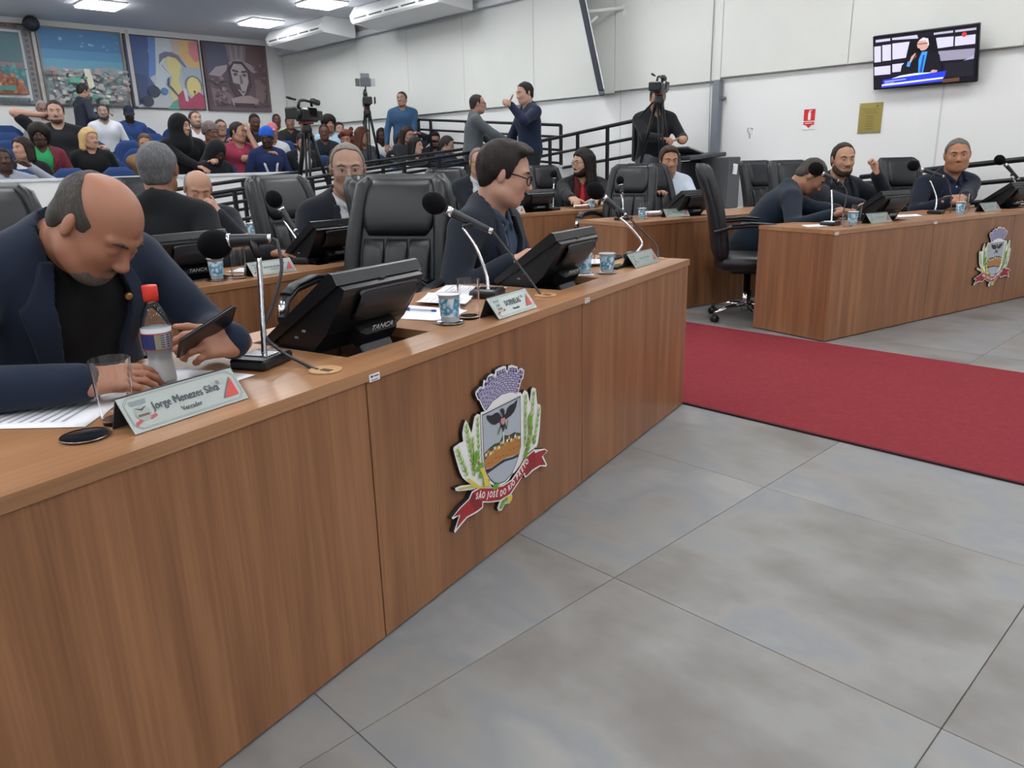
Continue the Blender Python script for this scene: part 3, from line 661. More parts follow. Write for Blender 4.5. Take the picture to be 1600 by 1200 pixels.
# ------------------------------------------------------------------ crests
CR = {
    'crown_w': [(-0.088, 0.178), (-0.095, 0.183), (-0.105, 0.198), (-0.117, 0.219), (-0.125, 0.223), (-0.136, 0.244), (-0.133, 0.251), (-0.111, 0.259), (-0.099, 0.257), (-0.097, 0.252), (-0.092, 0.272), (-0.086, 0.274), (-0.08, 0.268), (-0.067, 0.281), (-0.05, 0.284), (-0.034, 0.277), (-0.03, 0.279), (-0.027, 0.289), (-0.008, 0.291), (0.018, 0.291), (0.033, 0.287), (0.034, 0.273), (0.041, 0.271), (0.046, 0.285), (0.066, 0.283), (0.099, 0.269), (0.101, 0.255), (0.108, 0.261), (0.124, 0.259), (0.14, 0.247), (0.132, 0.222), (0.123, 0.221), (0.1, 0.185), (0.116, 0.18), (0.121, 0.172), (-0.11, 0.176), (-0.113, 0.181)],
    'crown_p': [(-0.089, 0.182), (-0.1, 0.199), (-0.113, 0.221), (-0.121, 0.226), (-0.13, 0.243), (-0.113, 0.253), (-0.102, 0.252), (-0.095, 0.247), (-0.085, 0.246), (-0.088, 0.262), (-0.082, 0.266), (-0.072, 0.264), (-0.067, 0.277), (-0.047, 0.276), (-0.037, 0.268), (-0.023, 0.268), (-0.02, 0.283), (-0.004, 0.282), (0.026, 0.282), (0.03, 0.27), (0.043, 0.265), (0.048, 0.277), (0.07, 0.274), (0.094, 0.265), (0.097, 0.249), (0.107, 0.251), (0.112, 0.256), (0.133, 0.248), (0.125, 0.225), (0.118, 0.223), (0.093, 0.183), (0.053, 0.198), (0.004, 0.204), (-0.047, 0.196), (-0.081, 0.179)],
    'shield_w': [(-0.113, 0.177), (0.121, 0.174), (0.119, 0.105), (0.116, 0.027), (0.11, 0.003), (0.097, -0.034), (0.069, -0.066), (0.029, -0.088), (-0.008, -0.092), (-0.045, -0.084), (-0.079, -0.057), (-0.102, -0.012), (-0.113, 0.028)],
    'shield': [(-0.107, 0.172), (0.112, 0.171), (0.109, 0.04), (0.108, 0.004), (0.097, -0.023), (0.079, -0.047), (0.048, -0.075), (0.01, -0.085), (-0.022, -0.081), (-0.053, -0.068), (-0.074, -0.049), (-0.094, -0.02), (-0.107, 0.015), (-0.107, 0.046)],
    'hill': [(-0.105, 0.049), (-0.072, 0.058), (-0.046, 0.061), (-0.019, 0.057), (0.004, 0.073), (0.037, 0.062), (0.069, 0.062), (0.108, 0.047), (0.108, -0.004), (-0.013, 0.008), (-0.104, 0.027)],
    'land': [(-0.105, 0.025), (-0.08, 0.039), (-0.047, 0.043), (-0.016, 0.042), (0.068, 0.04), (0.107, 0.041), (0.105, 0.002), (0.095, -0.02), (0.056, -0.014), (0.0, -0.005), (-0.036, -0.008), (-0.068, -0.011), (-0.100, -0.003)],
    'river': [(-0.100, -0.005), (-0.068, -0.012), (-0.036, -0.009), (0.0, -0.007), (0.056, -0.018), (0.097, -0.02), (0.09, -0.03), (0.056, -0.026), (0.013, -0.018), (-0.023, -0.018), (-0.059, -0.02), (-0.086, -0.022), (-0.093, -0.02)],
    'eagle': [(-0.087, 0.164), (-0.074, 0.161), (-0.058, 0.156), (-0.041, 0.158), (-0.028, 0.157), (-0.016, 0.15), (-0.008, 0.138), (0.001, 0.13), (-0.001, 0.143), (-0.011, 0.155), (-0.009, 0.162), (0.004, 0.161), (0.014, 0.151), (0.012, 0.137), (0.021, 0.139), (0.028, 0.152), (0.042, 0.158), (0.069, 0.159), (0.09, 0.166), (0.087, 0.155), (0.08, 0.142), (0.068, 0.13), (0.049, 0.123), (0.022, 0.12), (0.015, 0.121), (0.017, 0.103), (0.025, 0.087), (0.02, 0.088), (0.01, 0.102), (0.011, 0.092), (0.0, 0.085), (-0.003, 0.099), (-0.012, 0.104), (-0.019, 0.088), (-0.022, 0.09), (-0.013, 0.107), (-0.011, 0.121), (-0.022, 0.122), (-0.039, 0.121), (-0.055, 0.126), (-0.075, 0.141), (-0.083, 0.152)],
    'heart': [(-0.007, 0.13), (0.014, 0.128), (0.015, 0.116), (0.008, 0.107), (-0.003, 0.109), (-0.01, 0.121)],
    'laurL': [(-0.112, 0.176), (-0.113, 0.03), (-0.103, -0.017), (-0.063, -0.077), (-0.147, -0.047), (-0.194, -0.008), (-0.214, 0.012), (-0.226, 0.034), (-0.242, 0.081), (-0.251, 0.113), (-0.248, 0.118), (-0.222, 0.121), (-0.203, 0.12), (-0.205, 0.146), (-0.198, 0.165), (-0.186, 0.18), (-0.174, 0.162), (-0.16, 0.132), (-0.142, 0.176), (-0.127, 0.181), (-0.118, 0.176)],
    'laurR': [(0.123, 0.171), (0.129, 0.174), (0.14, 0.182), (0.161, 0.168), (0.172, 0.131), (0.183, 0.173), (0.193, 0.177), (0.213, 0.167), (0.217, 0.135), (0.221, 0.112), (0.239, 0.105), (0.244, 0.084), (0.234, 0.016), (0.222, -0.025), (0.209, -0.04), (0.206, -0.035), (0.128, -0.053), (0.078, -0.074), (0.058, -0.078), (0.094, -0.038), (0.11, 0.003)],
    'ribbon_w': [(-0.28, -0.086), (-0.238, -0.071), (-0.193, -0.062), (-0.176, -0.046), (-0.139, -0.047), (-0.063, -0.076), (-0.009, -0.09), (0.043, -0.091), (0.088, -0.072), (0.139, -0.043), (0.185, -0.037), (0.206, -0.044), (0.26, -0.059), (0.282, -0.075), (0.248, -0.081), (0.275, -0.123), (0.269, -0.129), (0.231, -0.113), (0.178, -0.111), (0.146, -0.116), (0.126, -0.116), (0.119, -0.1), (0.075, -0.123), (0.036, -0.141), (-0.021, -0.14), (-0.083, -0.119), (-0.119, -0.104), (-0.122, -0.12), (-0.152, -0.123), (-0.205, -0.118), (-0.242, -0.13), (-0.268, -0.139), (-0.272, -0.132), (-0.243, -0.094), (-0.274, -0.093)],
    'ribbon': [(-0.273, -0.086), (-0.234, -0.074), (-0.189, -0.066), (-0.172, -0.05), (-0.135, -0.052), (-0.063, -0.079), (-0.009, -0.094), (0.048, -0.096), (0.092, -0.077), (0.144, -0.047), (0.188, -0.042), (0.195, -0.053), (0.222, -0.055), (0.26, -0.063), (0.273, -0.074), (0.238, -0.081), (0.265, -0.12), (0.226, -0.107), (0.173, -0.105), (0.141, -0.112), (0.129, -0.11), (0.127, -0.095), (0.071, -0.119), (0.031, -0.136), (-0.025, -0.134), (-0.083, -0.115), (-0.125, -0.097), (-0.128, -0.116), (-0.156, -0.117), (-0.209, -0.113), (-0.246, -0.123), (-0.262, -0.129), (-0.238, -0.094)],
    'stem_w': [(-0.252, -0.005), (-0.225, -0.008), (-0.178, -0.023), (-0.138, -0.04), (-0.135, -0.052), (-0.176, -0.041), (-0.238, -0.021), (-0.251, -0.013)],
    'stem_y': [(-0.245, -0.009), (-0.222, -0.014), (-0.175, -0.028), (-0.134, -0.044), (-0.134, -0.048), (-0.175, -0.033), (-0.234, -0.018)],
    'knot_w': [(-0.011, -0.133), (0.022, -0.133), (0.05, -0.147), (0.052, -0.159), (0.034, -0.171), (0.006, -0.162), (-0.013, -0.176), (-0.032, -0.17), (-0.038, -0.158), (-0.025, -0.141)],
    'knot_g': [(-0.007, -0.14), (0.014, -0.138), (0.012, -0.148), (-0.022, -0.167), (-0.031, -0.161)],
    'knot_y': [(0.022, -0.138), (0.045, -0.148), (0.04, -0.162), (0.016, -0.161), (0.014, -0.149)],
    'cane': [(-0.131, 0.011), (-0.11, 0.006), (-0.095, -0.028), (-0.079, -0.063), (-0.084, -0.066), (-0.109, -0.054), (-0.116, -0.02)],
}
def grow(poly, s, cx=0, cz=0): return [(cx + (x - cx) * s, cz + (z - cz) * s) for x, z in poly]
def crest(label, parent_desk, u, z):
    ang = parent_desk.rotation_euler[2]
    o = Matrix.Translation(parent_desk.location) @ Matrix.Rotation(ang, 4, 'Z') @ Vector((u, -.001, z))
    e = empty('crest', o, ang, label, 'crest', 'painted crests on the desk fronts')
    F = frame((0, 0, 0), (1, 0, 0), (0, 0, 1))       # local: x right, y up, z out (towards -y)
    F = Matrix(((1, 0, 0, 0), (0, 0, -1, 0), (0, 1, 0, 0), (0, 0, 0, 1)))
    W = [flat('#e4e4e2', .4), flat('#1c1a18', .6)]
    def plate(nm, key, z0, z1):
        MB().prism(CR[key], z0, z1, 1, F, 0).build(nm, W, e)
    plate('leaf_backing', 'laurL', 0, .012); plate('leaf_backing', 'laurR', 0, .012)
    plate('stem_backing', 'stem_w', 0, .0125); plate('knot_backing', 'knot_w', 0, .012)
    plate('crown_backing', 'crown_w', 0, .0135); plate('shield_backing', 'shield_w', 0, .014); plate('ribbon_backing', 'ribbon_w', 0, .016)
    # leaves: chevron sprigs on both sides
    sp = []
    G1, G2, G3 = '#8fae52', '#6a9a30', '#b9c98a'
    def sprig(x0, z0, x1, z1, n, w):
        dx, dz = (x1 - x0) / n, (z1 - z0) / n; l = math.hypot(dx, dz); ux, uz = dx / l, dz / l
        for k in range(n):
            px, pz = x0 + dx * k, z0 + dz * k
            for s_ in (-1, 1):
                nx, nz = -uz * s_, ux * s_
                tip = (px + ux * l * 1.15 + nx * w, pz + uz * l * 1.15 + nz * w)
                sp.append((G1 if k % 2 else G3, [(px, pz), (px + nx * w * .55 + ux * l * .25, pz + nz * w * .55 + uz * l * .25), tip, (px + ux * l * .6 + nx * w * .15, pz + uz * l * .6 + nz * w * .15)]))
            sp.append((G2, [(px - uz * .002, pz + ux * .002), (px + uz * .002, pz - ux * .002), (px + dx + uz * .0015, pz + dz - ux * .0015), (px + dx - uz * .0015, pz + dz + ux * .0015)]))
    sprig(-.128, .02, -.128, .172, 9, .011); sprig(-.155, -.005, -.188, .168, 11, .012); sprig(-.19, .01, -.238, .11, 7, .012); sprig(-.155, .0, -.16, .12, 7, .012)
    sprig(.135, -.01, .145, .168, 9, .011); sprig(.165, -.01, .196, .165, 10, .011); sprig(.19, -.02, .23, .10, 7, .011); sprig(.155, -.03, .175, .10, 7, .012)
    for lx, lz, s_, a in ((-.15, .05, .024, 75), (-.132, .015, .02, 20), (-.12, -.012, .018, 10), (-.10, -.045, .018, -5), (.165, .07, .022, 95), (.17, .035, .02, 70), (.15, -.012, .02, 80), (.135, -.035, .02, 60), (.19, -.005, .016, 100), (-.05, -.078, .02, 0)):
        ca, sa = math.cos(R(a)), math.sin(R(a))
        sp.append((G2, [(lx + ca * p_ * s_ - sa * q * s_, lz + sa * p_ * s_ + ca * q * s_) for p_, q in ((-1, 0), (-.4, .55), (.1, .35), (.4, .6), (1.1, 0), (.4, -.6), (.1, -.35), (-.4, -.55))]))
    for rx, rz in ((-.138, .032), (-.122, .002), (-.106, -.028), (.158, .05), (.152, .012), (.14, -.02)): sp.append(('#a8433c', disc(rx, rz, .005, 7)))
    sp += [('#d8c24a', CR['cane']), ('#c9b760', CR['stem_y']), ('#6d9e35', CR['knot_g']), ('#cdbb3f', CR['knot_y']), ('#d2be4e', [(-.2, .0), (-.19, .004), (-.14, -.04), (-.10, -.062), (-.12, -.058), (-.16, -.04)])]
    art('leaves', sp, e, F @ Matrix.Translation((0, 0, .0126)), .00002, .5)
    # crown: courses of stone
    cp = [('#3f3a63', CR['crown_p'])]
    def cpos(t, h):       # t 0..1 across, h 0..1 up the crown
        x0, z0 = -.089 + .182 * t, .181 + .024 * math.sin(math.pi * t)
        a = R(118 - 56 * t); L_ = .066 + .012 * math.sin(math.pi * t)
        x1, z1 = -.130 + .263 * t, .243 + .034 * math.sin(math.pi * t)
        return x0 + (x1 - x0) * h, z0 + (z1 - z0) * h
    rows = 9
    for r_ in range(rows):
        n = 9 if r_ > 3 else 11
        for k in range(n):
            off = .5 if r_ % 2 else 0
            t0, t1 = max(0.01, (k - off) / n + .008), min(.99, (k + 1 - off) / n - .008)
            if t1 - t0 < .02: continue
            h0, h1 = r_ / rows * .93 + .012, (r_ + 1) / rows * .93 - .012
            cp.append(('#aaa3c4' if (k + r_) % 3 else '#b7b0cd', [cpos(t0, h0), cpos(t1, h0), cpos(t1, h1), cpos(t0, h1)]))
    for g in range(5):
        t0 = [.02, .20, .43, .66, .88][g]; w_ = [.10, .17, .17, .17, .11][g]; m_ = 3 if g in (1, 2, 3) else 2
        for k in range(m_):
            a_, b_ = t0 + w_ * k / m_, t0 + w_ * (k + .62) / m_
            cp.append(('#aaa3c4', [cpos(a_, .96), cpos(b_, .96), cpos(b_, 1.07), cpos(a_, 1.07)]))
    art('crown', cp, e, F @ Matrix.Translation((0, 0, .0138)), .00002, .5)
    # shield
    SH = [('#2a2d36', CR['shield']), ('#aab1bd', grow(CR['shield'], .972, 0, .045)), ('#22523e', grow(CR['hill'], .985, 0, .03)), ('#b0763c', grow(CR['land'], .98, 0, .01)), ('#24232a', grow(CR['river'], .97, 0, -.01))]
    rr = random.Random(4)
    for k in range(9): 
        x = -.09 + k * .021; z_ = .012 + rr.uniform(-.008, .012) - (.012 if k > 4 else 0)
        SH.append(('#6d4420', [(x, z_), (x + .008, z_ + .002), (x + .016, z_), (x + .008, z_ - .0015)]))
    for k in range(17):
        x = -.098 + k * .0118; z_ = .036 + .006 * math.sin(k * 1.9) + (.006 if 5 < k < 13 else 0)
        SH.append((['#e8e6dc', '#d9a72e', '#e8e6dc', '#d8c04a'][k % 4], rect(x, z_, x + .010, z_ + .009)))
        SH.append((['#b3402e', '#8c3a28', '#d07a2c'][k % 3], [(x - .001, z_ + .009), (x + .011, z_ + .009), (x + .008, z_ + .014), (x + .003, z_ + .014)]))
        SH.append(('#2a2622', rect(x + .004, z_ + .001, x + .006, z_ + .005)))
    SH += [('#d4d8dc', [(-.001, .05), (.008, .05), (.006, .082), (.001, .082)]), ('#3a3a40', [(.068, .055), (.071, .055), (.070, .07)]),
           ('#6f9e58', [(-.03, .086), (-.018, .108), (-.012, .10), (-.022, .082)]), ('#6f9e58', [(.018, .09), (.03, .118), (.034, .112), (.026, .086)]), ('#26262c', CR['eagle']), ('#c98a92', CR['heart'])]
    art('shield', SH, e, F @ Matrix.Translation((0, 0, .0143)), .00003, .45)
    art('ribbon', [('#5a1a20', CR['ribbon']), ('#9c2a30', grow(CR['ribbon'], .985, 0, -.09)), ('#7f2026', [(-.172, -.052), (-.128, -.098), (-.128, -.115), (-.165, -.112), (-.19, -.07)]), ('#8a252b', [(.127, -.095), (.152, -.05), (.195, -.054), (.20, -.10), (.173, -.105), (.141, -.112), (.129, -.11)])], e, F @ Matrix.Translation((0, 0, .0163)), .00005, .5)
    # lettering along the ribbon
    path = [(-0.160, -0.068), (-0.11, -.083), (-0.064, -0.100), (-0.019, -0.114), (0.015, -.117), (0.042, -0.111), (0.087, -0.092), (0.120, -.075), (0.148, -0.060)]
    P_ = [Vector(q) for q in path]; cum = [0.]
    for a, b2 in zip(P_[:-1], P_[1:]): cum.append(cum[-1] + (b2 - a).length)
    txt = 'SÃO JOSÉ DO RIO PRETO'
    wd = {' ': .55, 'I': .45, 'J': .85, 'O': 1.15, 'Ã': 1.05, 'R': 1.05, 'D': 1.1}
    ws = [wd.get(c, 1.) for c in txt]; tot = sum(ws); acc = 0
    holder = None
    for c, w_ in zip(txt, ws):
        s_ = (acc + w_ / 2) / tot * cum[-1]; acc += w_
        if c == ' ': continue
        i = max(k for k in range(len(cum) - 1) if cum[k] <= s_)
        q = P_[i].lerp(P_[i + 1], (s_ - cum[i]) / (cum[i + 1] - cum[i])); tg = P_[min(i + 1, len(P_) - 1)] - P_[max(i - 0, 0)]
        a = math.atan2(tg.y, tg.x)
        fr = F @ Matrix.Translation((q.x, q.y, .0168)) @ Matrix.Rotation(a, 4, 'Z') @ Matrix.Scale(.78, 4, (1, 0, 0))
        text_mesh('letter', c, .0275, flat('#efe6e4'), e, fr, bold=.0006)
    return e
crest('large painted municipal crest on the nearest desk front', d1, -1.706, .317)
crest('small painted municipal crest on the desk beyond the red carpet', d4, 2.06, .335)
# ------------------------------------------------------------------ office chairs
def sup(w, h, n=20, e=4.):
    out = []
    for k in range(n):
        a = 2 * math.pi * k / n; c, s = math.cos(a), math.sin(a)
        out.append((w * math.copysign(abs(c) ** (2 / e), c), h * math.copysign(abs(s) ** (2 / e), s)))
    return out
def back_y(t): return -.215 - .16 * t + .05 * math.sin(math.pi * min(1, t * 1.1)) * .6
def back_z(t): return .47 + .69 * t
def back_w(t): return (.245 + .02 * math.sin(math.pi * t)) * (1 - max(0, (t - .9) / .1) ** 2 * .10) - .03 * t
def make_chair():
    e = empty('office_chair', (0, 0, 0))
    secs = []
    for i in range(17):
        t = i / 16; edge = .6 if i in (0, 16) else (.9 if i in (1, 15) else 1)
        w, th = back_w(t) * (.96 if i in (0, 16) else 1), .045 * edge
        secs.append([(x, back_y(t) + y - .01, back_z(t)) for x, y in sup(w, th, 24, 5)])
    b = MB(); b.loft(secs); b.build('backrest', LEATHER, e)
    def pad(x0, x1, t0, t1, th, name, taper=0.):
        secs = []
        for i in range(9):
            t = t0 + (t1 - t0) * i / 8; q = math.sin(math.pi * (i / 8)) ** .35 if 0 < i < 8 else .12
            cx, hw = (x0 + x1) / 2, (x1 - x0) / 2 * (.90 + .10 * q) * (1 - taper * abs(2 * i / 8 - 1) ** 3)
            secs.append([(cx + x, back_y(t) + .034 + y, back_z(t)) for x, y in sup(hw, th * q, 16, 3)])
        MB().loft(secs).build(name, LEATHER, e)
    pad(-.175, .175, .62, .97, .034, 'head_cushion', .12)
    pad(-.165, -.058, .06, .60, .026, 'back_cushion'); pad(-.056, .056, .06, .60, .028, 'back_cushion'); pad(.058, .165, .06, .60, .026, 'back_cushion')
    for s in (-1, 1):
        pts, rs = [], []
        for i in range(13):
            t = i / 12; pts.append((s * (back_w(t) - .035), back_y(t) + .02, back_z(t) - (.02 if i == 12 else 0))); rs.append(.042 if 0 < i < 12 else .025)
        MB().tube(pts, rs, 10, flat=(1, 1)).build('side_bolster', LEATHER, e)
    secs = []
    for i in range(11):
        t = i / 10; y = -.24 + .50 * t; q = 1 if 0 < i < 10 else .7
        secs.append([(x, y, .445 + z - .03 * t ** 4) for x, z in sup(.255 * (1 - .06 * t) * q, .062 * q, 20, 3.5)])
    MB().loft(secs).build('seat', LEATHER, e)
    for s in (-1, 1):
        path = [(s * .27, -.27, .68), (s * .295, -.17, .715), (s * .30, -.02, .728), (s * .30, .14, .715), (s * .298, .225, .68), (s * .295, .25, .61), (s * .29, .21, .53), (s * .27, .09, .44), (s * .22, .04, .40)]
        ar = MB().tube(path, .02, 10, flat=(.75, 1.25)).build('armrest', BLKP, e)
        MB().tube([(s * .298, -.16, .732), (s * .302, -.02, .746), (s * .302, .13, .734), (s * .30, .21, .705)], .02, 10, flat=(.45, 1.35)).build('arm_pad', LEATHER, ar)
        MB().tube([(s * .2985, .228, .676), (s * .2965, .254, .615)], .0215, 10, flat=(.8, 1.3)).build('arm_trim', CHROME, ar)
    MB().lathe([(.0, .07), (.035, .07), (.035, .22), (.026, .22), (.026, .37), (.0, .37)], 14).build('gas_column', CHROME, e)
    MB().box((0, 0, .375), (.2, .26, .04), .01).build('tilt_mechanism', BLACKM, e)
    MB().tube([(.05, .05, .37), (.24, .08, .36), (.30, .08, .345)], .007, 6).build('lever', BLACKM, e)
    for k in range(5):
        a = 2 * math.pi * k / 5 + .3; c, s = math.cos(a), math.sin(a)
        lg = MB().tube([(.03 * c, .03 * s, .115), (.17 * c, .17 * s, .105), (.29 * c, .29 * s, .075)], [.024, .02, .014], 8, flat=(.7, 1.2)).build('base_leg', CHROME, e)
        cs = MB()
        for w in (-.014, .014): cs.lathe([(.0, -.009), (.026, -.009), (.028, 0), (.026, .009), (0, .009)], 12, (.29 * c - w * s, .29 * s + w * c, .029), rot=Matrix.Rotation(a, 3, 'Z') @ rotm('X', 90))
        cs.box((.29 * c, .29 * s, .055), (.03, .03, .024), .006); cs.build('caster', BLKP, lg)
    return e
CH0 = make_chair(); ch_used = [False]
def chair(loc, facing, label):
    """facing: world direction in degrees the sitter looks"""
    o = CH0 if not ch_used[0] else copy_tree(CH0)
    ch_used[0] = True
    o.location = (loc[0], loc[1], 0.0); o.rotation_euler = (0, 0, R(facing - 90))
    return tag(o, label, 'chair', 'black leather council chairs')
chair((.32, 2.27), -72, 'black leather chair of the bald man looking at his phone')
chair((1.79, 2.70), -150, 'empty high backed black leather chair behind the front left desk')
chair((2.30, 2.90), -80, 'black leather chair behind the man with dark hair and glasses')
chair((.78, 3.86), -80, 'black leather chair behind the grey haired man seen from the back')
chair((2.40, 4.15), -78, 'black leather chair beside the older man in the grey shirt')
chair((5.12, 6.08), -108, 'black leather chair half hidden behind the dark haired man')
chair((6.55, 5.95), -95, 'black leather chair of the long haired man with the red tie')
chair((5.60, 4.42), -165, 'black leather chair seen from the side behind the second right desk')
chair((6.17, 4.23), -104, 'empty black leather chair at the second right desk')
chair((5.28, 2.92), -55, 'black leather chair at the end of the front right desk with its armrest showing')
chair((7.47, 3.80), -101, 'empty black leather chair nearest the white right wall')
chair((7.62, 2.50), -115, 'black leather chair of the man with folded hands')
chair((6.90, 3.20), -110, 'black leather chair hidden behind the man with the raised hand')
chair((2.2, 6.0), -80, 'black leather chair behind the bald man with his hand at his mouth')

# ------------------------------------------------------------------ terminals
def make_monitor():
    e = empty('desk_terminal', (0, 0, 0))
    X = frame((0, 0, 0), (0, 1, 0), (0, 0, 1), (1, 0, 0))
    b = MB(); b.prism([(-.152, .207), (-.140, .21), (.118, .022), (.118, .012), (.105, .002), (-.165, .18)], -.17, .17, fr=X); b.build('screen_panel', BLKP, e)
    b = MB(); b.prism([(-.141, .2105), (-.137, .2105), (.113, .0275), (.109, .0275)], -.155, .155, fr=X); b.build('screen', mat('screen_glass', '#0b0d10', .08), e)
    b = MB(); b.prism([(-.155, .182), (-.178, .168), (-.172, .150), (-.10, .045), (-.03, -.018), (.05, -.012), (.10, .004)], -.158, .158, fr=X); b.build('rear_housing', BLKP, e)
    hs = []
    for i in range(7):
        t = i / 6; y, z = -.172 + .055 * t, .158 - .075 * t
        q = .35 if i in (0, 6) else 1
        hs.append([(x + .015, y - .010 * q + yy * .0 - .006 * q, z - .008 * q + yy) for x, yy in sup(.118 - .012 * t, .016 * q, 16, 4)])
    MB().loft(hs).build('connector_cover', DKP, e)
    b = MB(); b.box((.02, -.095, .028), (.15, .07, .06), .012, rot=rotm('X', -52)); b.build('hinge', BLKP, e)
    b = MB(); b.box((.02, -.118, -.043), (.125, .018, .115), .004, rot=rotm('X', -28)); b.build('stand', DKP, e)
    b = MB(); b.box((.02, -.03, -.100), (.16, .25, .014), .004); b.build('foot', DKP, e)
    f4 = frame((.02, -.1355, .042), (1, 0, 0), (0, -.52, .85))
    text_mesh('maker_name', 'TANCA', .026, flat('#c9ccd0'), e, f4 @ Matrix.Translation((0, 0, .0012)), bold=.0002)
    for k in range(2): MB().box((-.1585, -.02 + .03 * k, .05 - .02 * k), (.002, .012, .006)).build('side_port', flat('#8a8d90'), e)
    MB().box((.0, -.1655, .178), (.02, .006, .008), .002).build('camera_hole', DKP, e)
    return e
MO0 = make_monitor(); mo_used = [False]
def monitor(dk, slot, label, rz=0.):
    o = MO0 if not mo_used[0] else copy_tree(MO0); mo_used[0] = True
    p_ = Matrix.Translation(dk.location) @ Matrix.Rotation(dk.rotation_euler[2], 4, 'Z') @ Vector(((slot[0] + slot[1]) / 2, (slot[2] + slot[3]) / 2, DH + .001))
    o.location = p_; o.rotation_euler = (0, 0, dk.rotation_euler[2] + R(rz))
    return tag(o, label, 'monitor', 'black desk terminals')
monitor(d1, SL(-2.27), 'black touch terminal in front of the empty leather chair')
monitor(d1, SL(-1.13), 'black touch terminal in front of the dark haired man with glasses')
monitor(d2, (-2.0, -1.66, .18, .54), 'black touch terminal between the bald man and the grey haired man')
monitor(d2, SL(-1.3), 'black touch terminal in front of the older man in the grey shirt')
monitor(d3, SL(-2.45), 'black touch terminal in front of the bald man holding his chin')
monitor(d4, SLr(0), 'black touch terminal beside the man with folded hands')
monitor(d4, SLr(1.80), 'black touch terminal at the right edge of the picture')
monitor(d5, SLr(0), 'black touch terminal on the second right desk')
monitor(d6, (.62, .96, .13, .49), 'black touch terminal in front of the long haired man')
mback = copy_tree(MO0); mback.location = (7.92, 3.20, DH + .001); mback.rotation_euler = (0, 0, TH2 - .1)
tag(mback, 'black touch terminal behind the man with the raised hand', 'monitor', 'black desk terminals')

# ------------------------------------------------------------------ microphones
MICS = [
('gooseneck microphone nearest the camera with a looping black cable', [0.809, 1.741, 0.734], [[0.817, 1.742, 0.755], [0.833, 1.761, 0.84], [0.847, 1.779, 0.916], [0.858, 1.797, 0.989]], [0.892, 1.783, 1.033], [0.807, 1.862, 1.029], [0.787, 1.878, 1.022], 0.042, [[0.899, 1.774, 1.028], [0.893, 1.752, 0.961], [0.856, 1.751, 0.87], [0.828, 1.754, 0.81], [0.849, 1.714, 0.765], [0.868, 1.64, 0.742], [0.87, 1.58, 0.737]]),
('gooseneck microphone in front of the empty leather chair', [1.832, 2.04, 0.734], [[1.838, 2.041, 0.75], [1.845, 2.057, 0.808], [1.84, 2.099, 0.898], [1.823, 2.14, 0.962], [1.821, 2.148, 0.975]], [1.895, 2.071, 0.959], [1.79, 2.203, 1.039], [1.763, 2.238, 1.063], 0.045, [[1.898, 2.067, 0.955], [1.927, 2.006, 0.873], [1.958, 1.94, 0.782], [1.965, 1.9, 0.737]]),
('gooseneck microphone at the far end of the front left desk', [3.04, 2.29, 0.734], [[3.05, 2.29, 0.752], [3.075, 2.277, 0.803], [3.055, 2.323, 0.871], [3.022, 2.377, 0.927]], [3.047, 2.357, 0.935], [2.985, 2.452, 1.025], [2.964, 2.484, 1.056], 0.047, [[3.051, 2.352, 0.932], [3.091, 2.283, 0.858], [3.120, 2.219, 0.786], [3.09, 2.19, 0.737]]),
('gooseneck microphone on the second left desk', [1.927, 3.515, 0.734], [[1.932, 3.52, 0.756], [1.929, 3.538, 0.794], [1.917, 3.575, 0.857], [1.89, 3.638, 0.952]], [1.926, 3.579, 0.888], [1.893, 3.657, 1.005], [1.879, 3.688, 1.049], 0.046, [[1.927, 3.576, 0.885], [1.938, 3.538, 0.815], [1.93, 3.50, 0.753], [1.95, 3.46, 0.737]]),
('gooseneck microphone in front of the man bending over his papers', [5.245, 2.304, 0.734], [[5.255, 2.302, 0.751], [5.28, 2.317, 0.847], [5.303, 2.344, 0.97]], [5.35, 2.321, 1.023], [5.276, 2.413, 1.077], [5.257, 2.443, 1.107], 0.052, [[5.356, 2.315, 1.023], [5.375, 2.268, 0.95], [5.332, 2.258, 0.824], [5.36, 2.27, 0.737]]),
('gooseneck microphone in front of the man with folded hands', [6.618, 2.078, 0.734], [[6.618, 2.086, 0.753], [6.647, 2.097, 0.85], [6.64, 2.158, 0.986]], [6.726, 2.087, 1.012], [6.601, 2.231, 1.074], [6.571, 2.271, 1.1], 0.046, [[6.73, 2.084, 1.012], [6.78, 2.06, .95], [6.76, 2.02, .82], [6.70, 2.0, .737]]),
('gooseneck microphone cut by the right edge of the picture', [8.006, 1.822, 0.734], [[8.012, 1.827, 0.761], [8.015, 1.868, 0.87], [7.99, 1.936, 0.98]], [8.033, 1.884, 0.951], [7.972, 1.995, 1.084], [7.947, 2.033, 1.118], 0.048, [[8.04, 1.875, 0.946], [8.08, 1.83, .85], [8.08, 1.76, .737]]),
('small gooseneck microphone on the second right desk', [4.944, 3.849, 0.734], [[4.948, 3.853, 0.754], [4.971, 3.88, 0.877], [4.973, 3.902, 0.936]], [4.981, 3.895, 0.936], [4.99, 3.917, 1.01], [4.992, 3.926, 1.04], 0.036, None),
('gooseneck microphone before the red tie of the long haired man', [5.62, 5.25, 0.734], [[5.62, 5.25, 0.758], [5.65, 5.27, 0.902], [5.67, 5.28, 0.993]], [5.67, 5.28, 0.981], [5.685, 5.29, 1.041], [5.69, 5.30, 1.077], 0.040, None),
]
FOAM = mat('foam', '#0d0e12', .95, bump=.5, bscale=500, spec=.15)
